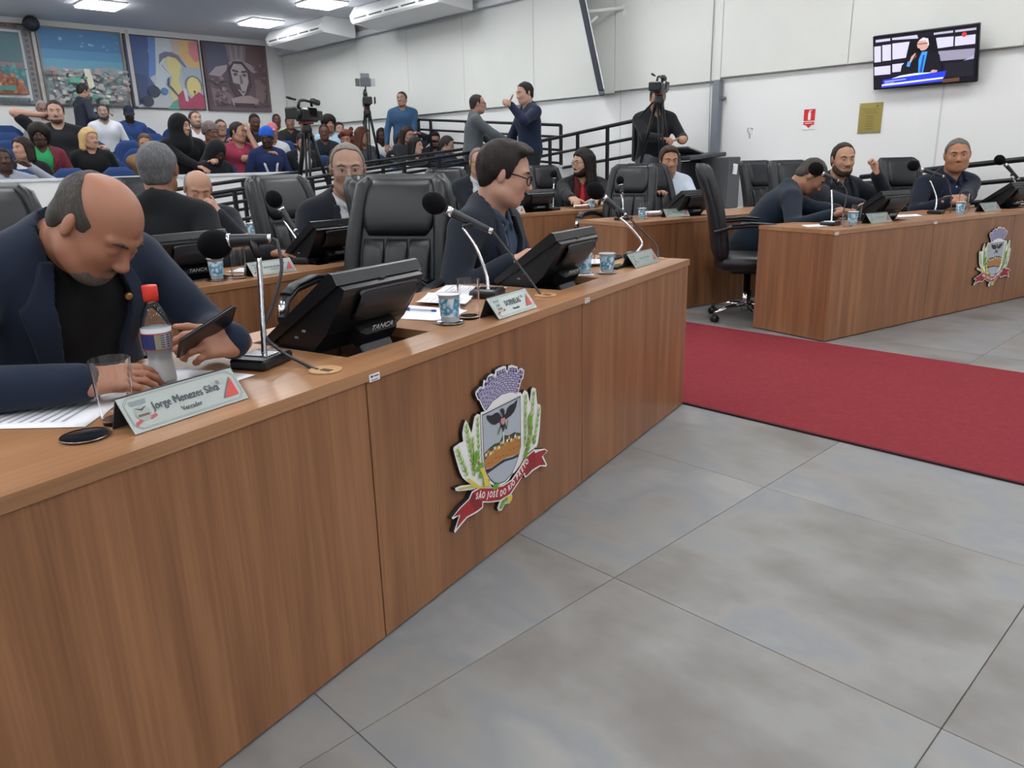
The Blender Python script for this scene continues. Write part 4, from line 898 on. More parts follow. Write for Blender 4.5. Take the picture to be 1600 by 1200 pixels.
for lab, B_, neck, r0, r1, ball, br, cab in MICS:
    o = Vector(B_); rz = TH1 if o.x < 4 else TH2
    e = empty('microphone', o, 0, lab, 'microphone', 'gooseneck desk microphones')
    V = lambda q: Vector(q) - o
    big = br > .045 or cab is not None
    bs = MB(); bs.box((0, 0, .014), (.125, .10, .026), .006, rot=Matrix.Rotation(rz + .25, 3, 'Z')); bs.build('base', BLKP, e)
    MB().box((0, 0, .0278), (.05, .07, .003), .001, rot=Matrix.Rotation(rz + .25, 3, 'Z')).build('base_plate', CHROME, e)
    # smooth the neck
    P_ = [V(q) for q in neck]; P_[0].z = .024
    sm = []
    for i in range(len(P_) - 1):
        p0, p1, p2, p3 = P_[max(i - 1, 0)], P_[i], P_[i + 1], P_[min(i + 2, len(P_) - 1)]
        for k in range(8):
            t = k / 8; sm.append(.5 * ((2 * p1) + (p2 - p0) * t + (2 * p0 - 5 * p1 + 4 * p2 - p3) * t * t + (3 * p1 - p0 - 3 * p2 + p3) * t ** 3))
    sm.append(P_[-1])
    rr = [.0066 + (.0011 if k % 2 else 0) for k in range(len(sm))]
    MB().tube(sm, rr, 8).build('gooseneck', CHROME, e)
    a, c, bl = V(r0), V(r1), V(ball); ax = (c - a).normalized()
    cl = a.lerp(c, .42)
    MB().tube([sm[-1], sm[-1].lerp(cl, .5), cl], [.010, .012, .014], 8).build('clip', BLKP, e)
    bd = MB().tube([a, a.lerp(c, .06), a.lerp(c, .2), a.lerp(c, .9), c], [.008, .011, .0125, .017, .017], 12).build('handle', DKP, e)
    MB().tube([a.lerp(c, .86), a.lerp(c, .99)], .0182, 12).build('ring', CHROME, bd)
    MB().tube([a.lerp(c, .0), a.lerp(c, .10)], .0112, 12).build('connector', CHROME, bd)
    q = ax.to_track_quat('Z', 'Y').to_matrix()
    MB().ell(bl, (br * .88, br * .88, br * 1.0), 18, 12, rot=q).build('foam_windscreen', FOAM, e)
    if cab:
        P_ = [V(q) for q in cab]; sm = []
        for i in range(len(P_) - 1):
            p0, p1, p2, p3 = P_[max(i - 1, 0)], P_[i], P_[i + 1], P_[min(i + 2, len(P_) - 1)]
            for k in range(7):
                t = k / 7; sm.append(.5 * ((2 * p1) + (p2 - p0) * t + (2 * p0 - 5 * p1 + 4 * p2 - p3) * t * t + (3 * p1 - p0 - 3 * p2 + p3) * t ** 3))
        sm.append(P_[-1])
        MB().tube([a.lerp(c, .02)] + sm, .0042, 8).build('cable', mat('cable_rubber', '#33343a', .5), e)
# round cable covers let into the desk tops
for x, y, lab in ((.885, 1.572, 'round wooden cable cover beside the nearest microphone'), (1.975, 1.885, 'round wooden cable cover behind the second name plate'), (3.07, 2.18, 'round wooden cable cover at the far desk end')):
    e = empty('cable_cover', (x, y, DH), TH1, lab, 'cable cover', 'cable covers in the desk tops')
    MB().lathe([(0, .0005), (.040, .0005), (.040, .003), (.036, .0045), (0, .0045)], 24).build('disc', wood('wood_disc', 1, '#a07a52', '#b08a60', '#bd976c', .5), e)
    MB().box((-.008, -.012, .0046), (.016, .03, .002)).build('notch', mat('well_wood', '#4a3426', .6), e)

# ------------------------------------------------------------------ name plates
def nameplate(L_, R_, label, name=None, role=None, h=.062, size=.034, cap=True, red=True, dull=False, sx=.80):
    L_, R_ = Vector((*L_, DH)), Vector((*R_, DH)); w = (R_ - L_).length
    ang = math.atan2(R_.y - L_.y, R_.x - L_.x); c = (L_ + R_) / 2
    e = empty('name_plate', c, ang, label, 'name plate', 'metal name plates')
    lean = 38
    MB().box((0, h * .5 * math.sin(R(lean)) , h * .5 * math.cos(R(lean)) + .001), (w, .003, h), .0006, rot=rotm('X', -lean)).build('face', SILVER if not dull else mat('silver_dull', '#8f9992', .4, .4), e)
    MB().box((0, h * math.sin(R(lean)) + .012, h * .5 * math.cos(R(lean))), (w, .003, h * .93), .0006, rot=rotm('X', 22)).build('rear_flap', mat('plate_back', '#2b3038', .5), e)
    ey = Vector((0, math.sin(R(lean)), math.cos(R(lean)))); nrm = Vector((0, -math.cos(R(lean)), math.sin(R(lean))))
    F = frame(Vector((0, 0, .001)) + nrm * .0018, (1, 0, 0), ey)
    W2 = w / 2; ink = '#4a5560'
    def ring(m_, t):
        c_ = .012; o_ = [(-W2 + m_ + c_, m_), (W2 - m_ - c_, m_), (W2 - m_, m_ + c_), (W2 - m_, h - m_ - c_), (W2 - m_ - c_, h - m_), (-W2 + m_ + c_, h - m_), (-W2 + m_, h - m_ - c_), (-W2 + m_, m_ + c_)]
        i_ = [(x * (1 - t / W2), h / 2 + (y - h / 2) * (1 - 2 * t / h)) for x, y in o_]
        return [(ink, [o_[k], o_[(k + 1) % 8], i_[(k + 1) % 8], i_[k]]) for k in range(8)]
    pl = ring(.005, .0006) + ring(.0072, .0006)
    cx = -W2 + .034; s = h / .062
    pl += [('#8f9894', disc(cx, h * .46, .013 * s)), ('#7a8388', [(cx - .012 * s, h * .70), (cx + .012 * s, h * .70), (cx + .014 * s, h * .82), (cx - .014 * s, h * .82)]), ('#3a4046', [(cx - .011 * s, h * .64), (cx, h * .52), (cx + .011 * s, h * .64), (cx, h * .58)]),
           ('#5c4a40', rect(cx - .009 * s, h * .38, cx + .009 * s, h * .44)), ('#a8474a' if red and not dull else '#5d6468', [(cx - .019 * s, h * .17), (cx - .006 * s, h * .25), (cx - .008 * s, h * .32), (cx - .018 * s, h * .27)]), ('#a8474a' if red and not dull else '#5d6468', [(cx + .019 * s, h * .30), (cx + .007 * s, h * .25), (cx + .009 * s, h * .34), (cx + .018 * s, h * .37)])]
    tx = W2 - .016
    pl += [('#b9413f' if not dull else '#a05450', [(tx - .026 * s, h * .20), (tx, h * .20), (tx, h * .72)]), ('#6b5a60', [(tx - .030 * s, h * .20), (tx - .0265 * s, h * .20), (tx - .0005, h * .735), (tx - .004, h * .735)]), ('#98a0a2', [(tx - .034 * s, h * .62), (tx - .014 * s, h * .62), (tx - .010 * s, h * .76), (tx - .034 * s, h * .76)]), ('#7d6f74', disc(tx - .026 * s, h * .68, .004 * s, 8))]
    if name is None:
        rr = random.Random(int(c.x * 100)); x = -.045
        while x < .05:
            d_ = rr.uniform(.008, .018); pl.append(('#6f7a80', rect(x, h * .46, x + d_, h * .58))); x += d_ + .004
        pl.append(('#7f898e', rect(-.018, h * .28, .022, h * .35)))
    art('emblem', pl, e, F, .00004, .5)
    if name:
        TI = flat('#3d4852')
        text_mesh('name_text', name, size, TI, e, F @ Matrix.Translation((.003, h * .56, .0015)) @ Matrix.Scale(sx, 4, (1, 0, 0)), bold=0.)
        text_mesh('role_text', role, size * (.62 if sx > .7 else .45), TI, e, F @ Matrix.Translation((.003, h * .27, .0015)) @ Matrix.Scale(.82, 4, (1, 0, 0)), bold=0.)
    return e
nameplate((.406, 1.432), (.655, 1.495), 'silver name plate reading Vereador nearest the camera, behind the metal coaster', 'Jorge Menezes Silva', 'Vereador', h=.078, size=.0235)
nameplate((1.563, 1.690), (1.783, 1.742), 'silver name plate with capital letters in front of the empty chair', 'DORNELAS', 'Vereador', h=.078, size=.027, sx=.66)
nameplate((2.735, 2.055), (2.985, 2.105), 'dull green grey name plate at the far end of the front left desk', h=.075, dull=True)
nameplate((1.517, 3.245), (1.749, 3.283), 'silver name plate on the second left desk beside the glass', h=.075)
nameplate((5.323, 3.70), (5.543, 3.62), 'name plate on the second right desk before the empty chair', h=.085, dull=True)
nameplate((5.0, 5.30), (5.235, 5.25), 'name plate at the left end of the third right desk', h=.08)
nameplate((5.467, 2.115), (5.705, 2.065), 'name plate on the front right desk before the man with the raised hand', h=.085, dull=True)
nameplate((6.93, 1.82), (7.18, 1.77), 'name plate on the front right desk before the man with folded hands', h=.085, dull=True)

# ------------------------------------------------------------------ glasses, cups, coasters, bottle
def glass(x, y, label, h=.125, r0=.031, r1=.036, z=DH):
    e = empty('drinking_glass', (x, y, z), 0, label, 'glass', 'water glasses on the desks')
    b = MB(); t_ = .0018
    for pr in ([(0, 0), (r0, 0)], [(r0, 0), (r1, h)], [(r1, h), (r1 - t_, h)], [(r1 - t_, h), (r0 - t_ + .0004, .010)], [(r0 - t_ + .0004, .010), (0, .010)]):
        b.lathe(pr, 36, caps=False)
    b.build('tumbler', GLASSM, e)
    return e
CUPW = mat('cup_plastic', '#dfe8ee', .25, trans=.55, ior=1.3)
FOIL = mat('foil', '#d9dcde', .3, .6)
def cup(x, y, label, h=.078, lid=True, coaster=True):
    e = empty('water_cup', (x, y, DH + (.006 if coaster else 0)), 0, label, 'cup', 'sealed water cups')
    MB().lathe([(0, 0), (.0245, 0), (.026, .004), (.0325, h - .004), (.036, h - .003), (.036, h)], 24).build('cup_body', CUPW, e)
    if lid: MB().lathe([(.0365, h - .0012), (.0368, h), (.034, h + .0012), (0, h + .0016)], 24).build('foil_lid', FOIL, e)
    # printed blue band
    MB().lathe([(.0262 + .0064 * t + .0006, h * t) for t in (.2, .4, .6, .86)], 24, caps=False).build('printed_band', mix_mat('cup_print', ['#d4e0e8', '#a9c8da', '#4f95b8', '#2f789c', '#c3d6e2'], nscale=42, detail=2, rough=.35, pos=[.34, .44, .5, .58, .68], rand=True), e)
    return e
def coaster(x, y, label, r=.047):
    e = empty('coaster', (x, y, DH + .0005), 0, label, 'coaster', 'round metal coasters')
    MB().lathe([(0, .001), (r * .92, .001), (r, .0045), (r * .985, .0055), (r * .9, .0035), (0, .0035)], 28).build('dish', mat('steel_dish', '#9fa0a2', .2, 1.), e)
    return e
glass(.412, 1.537, 'empty glass in front of the bald man, left of the bottle', h=.128, r0=.029, r1=.037)
coaster(.339, 1.491, 'empty round metal coaster left of the nearest name plate', r=.043)
cup(1.435, 1.773, 'sealed water cup with blue print beside the pen', h=.085); coaster(1.435, 1.773, 'metal coaster under the water cup beside the pen', .045)
glass(1.521, 1.782, 'empty glass between the water cup and the capital letter name plate', h=.125)
cup(2.478, 2.135, 'left one of two water cups by the dark haired man', h=.08, lid=False); cup(2.545, 2.065, 'right one of two water cups by the dark haired man', h=.08, lid=False)
coaster(2.478, 2.135, 'metal coaster under the left one of the two water cups', .04); coaster(2.545, 2.065, 'metal coaster under the right one of the two water cups', .042)
glass(2.66, 2.27, 'empty glass behind the two water cups', h=.12)
cup(1.371, 3.292, 'foil topped water cup on the second left desk', h=.09); coaster(1.371, 3.292, 'metal coaster under the cup on the second left desk')
glass(1.462, 3.27, 'empty glass on the second left desk beside the foil topped cup', h=.14)
cup(2.55, 5.40, 'foil topped water cup on the third left desk', h=.085, coaster=False)
glass(2.82, 5.42, 'empty glass on the third left desk', h=.12)
cup(5.125, 3.80, 'water cup on the second right desk', h=.085, coaster=False); glass(5.19, 3.83, 'glass behind the water cup on the second right desk', h=.125)
cup(5.33, 2.19, 'foil topped water cup beside the microphone of the bending man', h=.09, coaster=False)
glass(5.19, 2.17, 'short water glass under the microphone of the bending man', h=.09); glass(5.43, 2.21, 'tall glass right of the foil topped cup on the front right desk', h=.13)
cup(6.62, 1.91, 'water cup before the man with folded hands', h=.095, coaster=False); glass(6.72, 1.92, 'tall glass right of the cup before the man with folded hands', h=.15)
cup(6.07, 5.13, 'water cup before the long haired man', h=.08, coaster=False); 
# bottle
bt = empty('water_bottle', (.568, 1.728, DH), R(-40), 'clear plastic water bottle with a red cap and printed label', 'bottle')
PET = mat('pet_plastic', '#f4f8fa', .05, trans=1., ior=1.25)
S_ = .92
prof = [(0, .004), (.022, .0), (.029, .006), (.031, .02), (.0295, .035), (.0275, .055), (.027, .07), (.0285, .085), (.0325, .097), (.034, .10), (.034, .138), (.0335, .142), (.0325, .155), (.028, .175), (.020, .195), (.0135, .207), (.0130, .212)]
MB().lathe([(r_ * S_, z * S_) for r_, z in prof] + [(.0122 * S_, .212 * S_), (.0122 * S_, .207 * S_), (.0188 * S_, .195 * S_), (.0268 * S_, .175 * S_), (.0313 * S_, .155 * S_), (.0326 * S_, .138 * S_), (.0326 * S_, .10 * S_), (.0272 * S_, .085 * S_), (.0257 * S_, .07 * S_), (.0282 * S_, .035 * S_), (.0295 * S_, .02 * S_), (.027 * S_, .008 * S_), (0, .008 * S_)], 28).build('bottle_body', PET, bt)
MB().lathe([(0, .0085), (.0262, .0085), (.0285, .02), (.0275, .035), (.0248, .07), (.0262, .085), (.0312, .10), (.0316, .137), (0, .1375)], 24).build('milky_water', mat('milky_water', '#cfd3d6', .3, trans=.25, ior=1.33), bt)
MB().lathe([(0, .212 * S_), (.0155, .212 * S_), (.0158, .205), (.0162, .206), (.0162, .226), (.0150, .229), (0, .229)], 24).build('cap', mat('red_cap', '#d0392f', .35), bt)
b = MB(); n = 32; r_ = .0350 * S_
for k in range(n):
    a0, a1 = 2 * math.pi * k / n, 2 * math.pi * (k + 1) / n
    mi = 1 if 18 <= k < 25 else (2 if (25 <= k < 27) else 0)
    for z0, z1, m2 in ((.099, .1005, 3), (.1005, .136, mi), (.136, .1385, 3)):
        b.add([(r_ * math.cos(a), r_ * math.sin(a), z * S_) for a, z in ((a0, z0), (a1, z0), (a1, z1), (a0, z1))], [(0, 1, 2, 3)], m2, True)
lb = b.build('label', [mat('label_silver', '#b9bcc4', .35, .4), flat('#2a3068', .4), flat('#8d8a72', .4), flat('#b02a38', .4)], bt)
for k in range(6):
    for j in range(3):
        a = 2 * math.pi * (27.6 + j * 1.9) / n; MB().box((math.cos(a) * (r_ + .0003), math.sin(a) * (r_ + .0003), (.105 + k * .0055) * S_), (.0006, .008, .0022), rot=Matrix.Rotation(a, 3, 'Z')).build('label_text_line', flat('#44485a'), lb)

# ------------------------------------------------------------------ papers, pen, phone
def paper(pts, label, z=.0006, lines=8, curl=.0, big=None):
    c = Vector((sum(p_[0] for p_ in pts) / 4, sum(p_[1] for p_ in pts) / 4, DH + z))
    e = empty('paper_sheet', c, 0, label, 'paper', 'papers on the desks')
    P_ = [Vector((p_[0] - c.x, p_[1] - c.y, 0)) for p_ in pts]
    n = 8; vs = []
    for i in range(n + 1):
        for j in range(n + 1):
            u, v = i / n, j / n
            q = P_[0] * (1 - u) * (1 - v) + P_[1] * u * (1 - v) + P_[2] * u * v + P_[3] * (1 - u) * v
            q = q + Vector((0, 0, .0012 + curl * (abs(u - .5) * 2) ** 3 + curl * .4 * v ** 3)); vs.append(q)
    fs = [(i * (n + 1) + j, (i + 1) * (n + 1) + j, (i + 1) * (n + 1) + j + 1, i * (n + 1) + j + 1) for i in range(n) for j in range(n)]
    b = MB(); b.add(vs, fs, 0, True); o = b.build('sheet', PAPER, e)
    md = o.modifiers.new('thickness', 'SOLIDIFY'); md.thickness = .0006; md.offset = 0
    rr = random.Random(len(label)); b = MB()
    for k in range(lines):
        v = .14 + .74 * k / max(1, lines); u0, u1 = .14, rr.uniform(.6, .88)
        q = []
        for u, w in ((u0, v), (u1, v), (u1, v + .022), (u0, v + .022)):
            p_ = P_[0] * (1 - u) * (1 - w) + P_[1] * u * (1 - w) + P_[2] * u * w + P_[3] * (1 - u) * w
            q.append(p_ + Vector((0, 0, .0021 + curl * (abs(u - .5) * 2) ** 3 + curl * .4 * w ** 3)))
        b.add(q, [(0, 1, 2, 3)])
    b.build('print_lines', mat('grey_print', '#a3a6b0', .8), e)
    return e
paper([(.10, 1.80), (.30, 1.90), (.50, 1.73), (.355, 1.553)], 'printed sheet under the left arm of the man with the phone', lines=12)
paper([(.55, 1.80), (.66, 1.86), (.75, 1.66), (.64, 1.62)], 'white paper under the hand holding the phone', lines=0)
paper([(1.345, 2.00), (1.53, 2.13), (1.60, 1.88), (1.43, 1.815)], 'white sheet under the blue pen', lines=0)
paper([(1.55, 2.10), (1.70, 2.22), (1.75, 2.02), (1.62, 1.93)], 'folded printed sheet above the blue pen', z=.006, lines=6, curl=.006)
paper([(1.74, 2.24), (1.90, 2.36), (2.02, 2.13), (1.80, 2.0)], 'printed sheets behind the glass near the empty chair', z=.001, lines=10)
paper([(2.33, 2.17), (2.42, 2.28), (2.56, 2.18), (2.46, 2.06)], 'white sheet left of the two water cups', z=.001, lines=0)
paper([(2.60, 2.28), (2.72, 2.38), (2.88, 2.30), (2.74, 2.20)], 'white papers behind the two water cups', z=.003, lines=4, curl=.01)
paper([(1.50, 3.50), (1.62, 3.60), (1.74, 3.44), (1.62, 3.36)], 'papers on the second left desk under the hand', z=.002, lines=5)
paper([(5.30, 3.88), (5.42, 4.00), (5.58, 3.86), (5.46, 3.76)], 'curled white papers on the second right desk', z=.006, lines=3, curl=.03)
paper([(6.10, 2.20), (6.28, 2.30), (6.5, 2.18), (6.34, 2.08)], 'white papers beside the terminal of the man with folded hands', z=.001, lines=4)
paper([(5.02, 2.36), (5.14, 2.46), (5.28, 2.38), (5.16, 2.28)], 'white sheet under the bending man', z=.001, lines=0)
paper([(7.82, 1.80), (7.95, 1.92), (8.12, 1.84), (8.0, 1.72)], 'stack of papers at the right edge of the picture', z=.012, lines=0)
paper([(5.86, 5.18), (5.96, 5.28), (6.1, 5.2), (6.0, 5.1)], 'papers before the long haired man', z=.012, lines=0, curl=.02)
pn = empty('pen', (1.476, 2.0, DH + .009), math.atan2(-.142, .055), 'blue ballpoint pen lying on the white sheet', 'pen')
MB().tube([(-.075, 0, 0), (-.022, 0, 0)], [.0052, .0058], 8).build('cap', flat('#1f3a9a', .4), pn)
MB().tube([(-.022, 0, 0), (.062, 0, 0)], .0038, 8).build('barrel', flat('#a9b1c4', .3), pn)
MB().tube([(.062, 0, 0), (.078, 0, 0)], .0042, 8).build('plug', flat('#23429e', .4), pn)
kd = empty('key_case', (2.70, 2.13, DH), .3, 'small black key case with a yellow tag by the far name plate', 'key case')
MB().box((0, 0, .007), (.09, .035, .014), .004).build('case', BLKP, kd); MB().box((.03, .012, .016), (.03, .012, .004), .001).build('tag', flat('#b8b84a'), kd)
dv = empty('phone', (2.93, 2.36, DH), .25, 'black phone lying behind the far name plate', 'phone')
MB().box((0, 0, .006), (.15, .075, .011), .004).build('case', BLKP, dv); MB().box((0, 0, .0118), (.142, .068, .0008)).build('screen', mat('screen_glass', '#0b0d10', .08), dv)
# ------------------------------------------------------------------ people: smooth signed-distance bodies
def _rot(yaw=0., pitch=0., roll=0.):
    """head / hand rotation: pitch>0 looks down, yaw>0 turns to the person's left, roll>0 tilts to the right"""
    return np.array(Matrix.Rotation(R(yaw), 3, 'Z') @ Matrix.Rotation(R(-pitch), 3, 'X') @ Matrix.Rotation(R(roll), 3, 'Y'))
def V3(*a): return np.array(a[0] if len(a) == 1 else a, dtype=float)

class Sdf:
    def __init__(s): s.p = []
    def rc(s, a, b, ra, rb=None, k=.02, op='+', sq=None):
        """tapered capsule; sq=(axis, factor) squashes it along an axis"""
        s.p.append(('rc', V3(a), V3(b), ra, ra if rb is None else rb, k, op, sq)); return s
    def el(s, c, r, M=None, k=.02, op='+'):
        s.p.append(('el', V3(c), V3(r), np.eye(3) if M is None else np.array(M), k, op)); return s
    def bx(s, c, h, M=None, rd=.01, k=.015, op='+'):
        s.p.append(('bx', V3(c), V3(h), np.eye(3) if M is None else np.array(M), rd, k, op)); return s
    def fn(s, f): s.p.append(('fn', f)); return s
    def moved(s, M, t, sc=1.):
        """append-able copy transformed by rotation M, offset t"""
        o = Sdf(); M = np.array(M); t = V3(t)
        for q in s.p:
            if q[0] == 'rc':
                sq = q[7]
                if sq is not None: sq = (M @ V3(sq[0]), sq[1])
                o.p.append(('rc', M @ q[1] * sc + t, M @ q[2] * sc + t, q[3] * sc, q[4] * sc, q[5] * sc, q[6], sq))
            elif q[0] == 'el': o.p.append(('el', M @ q[1] * sc + t, q[2] * sc, M @ q[3], q[4] * sc, q[5]))
            elif q[0] == 'bx': o.p.append(('bx', M @ q[1] * sc + t, q[2] * sc, M @ q[3], q[4] * sc, q[5] * sc, q[6]))
            else:
                f = q[1]
                o.p.append(('fn', lambda P, D, f=f, M=M, t=t, sc=sc: f(((P - t) @ M) / sc, D / sc) * sc))
        return o
    def __iadd__(s, o): s.p += o.p; return s
    def field(s, vox, inflate=0.):
        lo, hi = np.full(3, 1e9), np.full(3, -1e9)
        bbs = []
        for q in s.p:
            if q[0] == 'rc': a, b = np.minimum(q[1] - q[3], q[2] - q[4]), np.maximum(q[1] + q[3], q[2] + q[4]); k, op = q[5], q[6]
            elif q[0] == 'el': m = np.abs(q[3]) @ q[2]; a, b = q[1] - m, q[1] + m; k, op = q[4], q[5]
            elif q[0] == 'bx': m = np.abs(q[3]) @ (q[2]); a, b = q[1] - m, q[1] + m; k, op = q[5], q[6]
            else: bbs.append(None); continue
            bbs.append((a, b, k))
            if op == '+': lo = np.minimum(lo, a); hi = np.maximum(hi, b)
        pad = vox * 3 + inflate; lo -= pad; hi += pad
        n = np.ceil((hi - lo) / vox).astype(int) + 1
        ax = [(lo[i] + vox * np.arange(n[i])).astype(np.float32) for i in range(3)]
        D = np.full(n, .25, np.float32)
        for q, bb in zip(s.p, bbs):
            if bb is None:
                P = np.stack(np.meshgrid(*ax, indexing='ij'), -1); D = q[1](P, D).astype(np.float32); continue
            a, b, k = bb; ex = k + vox * 3 + inflate
            i0 = np.clip(np.floor((a - ex - lo) / vox).astype(int), 0, n - 1); i1 = np.clip(np.ceil((b + ex - lo) / vox).astype(int) + 1, 1, n)
            if np.any(i1 <= i0): continue
            sl = tuple(slice(i0[j], i1[j]) for j in range(3))
            P = np.stack(np.meshgrid(ax[0][sl[0]], ax[1][sl[1]], ax[2][sl[2]], indexing='ij'), -1)
            if q[0] == 'rc':
                A, B, ra, rb, k, op, sq = q[1:]
                d0 = P - A.astype(np.float32); ab = (B - A).astype(np.float32); L2 = max(float(ab @ ab), 1e-9)
                t = np.clip(d0 @ ab / L2, 0, 1); w = d0 - t[..., None] * ab
                if sq is not None:
                    u = (sq[0] / np.linalg.norm(sq[0])).astype(np.float32); cu = w @ u
                    w = w + (cu * (sq[1] - 1))[..., None] * u
                d = np.sqrt((w * w).sum(-1)) - (ra + (rb - ra) * t)
            elif q[0] == 'el':
                c, r, M_, k, op = q[1:]
                w = (P - c.astype(np.float32)) @ M_.astype(np.float32); r = r.astype(np.float32)
                k0 = np.sqrt(((w / r) ** 2).sum(-1)); k1 = np.sqrt(((w / (r * r)) ** 2).sum(-1)) + 1e-6
                d = k0 * (k0 - 1) / k1
            else:
                c, h, M_, rd, k, op = q[1:]
                w = np.abs((P - c.astype(np.float32)) @ M_.astype(np.float32)) - (h - rd).astype(np.float32)
                d = np.sqrt((np.maximum(w, 0) ** 2).sum(-1)) + np.minimum(w.max(-1), 0) - rd
            cur = D[sl]
            if op == '+':
                h_ = np.clip(.5 + .5 * (cur - d) / k, 0, 1); D[sl] = cur * (1 - h_) + d * h_ - k * h_ * (1 - h_)
            else:
                d = -d; h_ = np.clip(.5 - .5 * (cur - d) / k, 0, 1); D[sl] = cur * (1 - h_) + d * h_ + k * h_ * (1 - h_)
        return D - inflate, lo, vox
    def verts(s, vox, inflate=0.): return surf(*s.field(vox, inflate))

def surf(D, lo, vox):
    """naive surface nets"""
    D = D.copy()
    for a in range(3):
        ix = [slice(None)] * 3
        ix[a] = 0; D[tuple(ix)] = np.maximum(D[tuple(ix)], vox * .5); ix[a] = -1; D[tuple(ix)] = np.maximum(D[tuple(ix)], vox * .5)
    S = D < 0
    n = np.array(D.shape)
    c = [D[i:n[0] - 1 + i, j:n[1] - 1 + j, k:n[2] - 1 + k] for i in (0, 1) for j in (0, 1) for k in (0, 1)]
    sc = [S[i:n[0] - 1 + i, j:n[1] - 1 + j, k:n[2] - 1 + k] for i in (0, 1) for j in (0, 1) for k in (0, 1)]
    cnt = sum(q.astype(np.int8) for q in sc)
    act = (cnt > 0) & (cnt < 8)
    idx = np.argwhere(act)
    if len(idx) == 0: return np.zeros((0, 3)), np.zeros((0, 4), int)
    cv = np.stack([q[act] for q in c], 1)
    offs = np.array([(i, j, k) for i in (0, 1) for j in (0, 1) for k in (0, 1)], np.float32)
    acc = np.zeros((len(idx), 3), np.float32); num = np.zeros(len(idx), np.float32)
    for a, b in ((0, 1), (2, 3), (4, 5), (6, 7), (0, 2), (1, 3), (4, 6), (5, 7), (0, 4), (1, 5), (2, 6), (3, 7)):
        da, db = cv[:, a], cv[:, b]; m = (da < 0) != (db < 0)
        t = np.where(m, da / np.where(m, da - db, 1), 0)
        acc += np.where(m[:, None], offs[a] + (offs[b] - offs[a]) * t[:, None], 0); num += m
    V = lo + (idx + acc / num[:, None]) * vox
    vid = np.full(act.shape, -1, np.int64); vid[act] = np.arange(len(idx))
    F = []
    for a in range(3):
        b, c2 = (a + 1) % 3, (a + 2) % 3
        s0 = [slice(None)] * 3; s1 = [slice(None)] * 3; s0[a] = slice(0, -1); s1[a] = slice(1, None)
        A, B = S[tuple(s0)], S[tuple(s1)]
        e = np.argwhere(A != B)
        e = e[(e[:, b] > 0) & (e[:, c2] > 0) & (e[:, b] < n[b] - 1) & (e[:, c2] < n[c2] - 1)]
        if len(e) == 0: continue
        q = []
        for db, dc in ((-1, -1), (0, -1), (0, 0), (-1, 0)):
            x = e.copy(); x[:, b] += db; x[:, c2] += dc; q.append(vid[x[:, 0], x[:, 1], x[:, 2]])
        q = np.stack(q, 1); ins = A[e[:, 0], e[:, 1], e[:, 2]]
        q[~ins] = q[~ins][:, ::-1]; F.append(q)
    F = np.concatenate(F)
    return V, F[(F >= 0).all(1)]

def np_mesh(name, parts, smooth=1):
    """join [(V,F)] into one mesh, one light Laplacian pass"""
    Vs, Fs, o = [], [], 0
    for V, F in parts:
        if len(F) == 0: continue
        for _ in range(smooth):
            acc = np.zeros_like(V); num = np.zeros(len(V))
            for i in range(4):
                for j in (1, 3): np.add.at(acc, F[:, i], V[F[:, (i + j) % 4]]); np.add.at(num, F[:, i], 1)
            V = V * .5 + .5 * acc / np.maximum(num, 1)[:, None]
        Vs.append(V); Fs.append(F + o); o += len(V)
    V, F = np.concatenate(Vs), np.concatenate(Fs)
    me = bpy.data.meshes.new(name)
    me.vertices.add(len(V)); me.vertices.foreach_set('co', V.astype(np.float32).ravel())
    me.loops.add(len(F) * 4); me.loops.foreach_set('vertex_index', F.astype(np.int32).ravel())
    me.polygons.add(len(F)); me.polygons.foreach_set('loop_start', np.arange(0, len(F) * 4, 4, dtype=np.int32))
    me.polygons.foreach_set('use_smooth', np.ones(len(F), bool))
    me.update(calc_edges=True); me.validate()
    return me

def skin_mat(c):
    v = [int(c.lstrip('#')[i:i + 2], 16) for i in (0, 2, 4)]; g = sum(v) / 3; c = '#%02x%02x%02x' % tuple(int(x * .88 + g * .12) for x in v)
    return mat('skin_' + c.lstrip('#'), c, .48, var=.07, vscale=22, spec=.4)
def cloth_mat(c, rough=.85): return mat('cloth_' + c.lstrip('#'), c, rough, var=.10, vscale=60, bump=.08, bscale=900, spec=.2, sheen=.08)
def hair_mat(c): return mix_mat('hair_' + c.lstrip('#'), [c, c, '#%02x%02x%02x' % tuple(min(255, int(int(c.lstrip('#')[i:i + 2], 16) * 1.25) + 4) for i in (0, 2, 4))], scale=(1, 1, .25), nscale=160, detail=3, rough=.6, bump=.3, spec=.2)

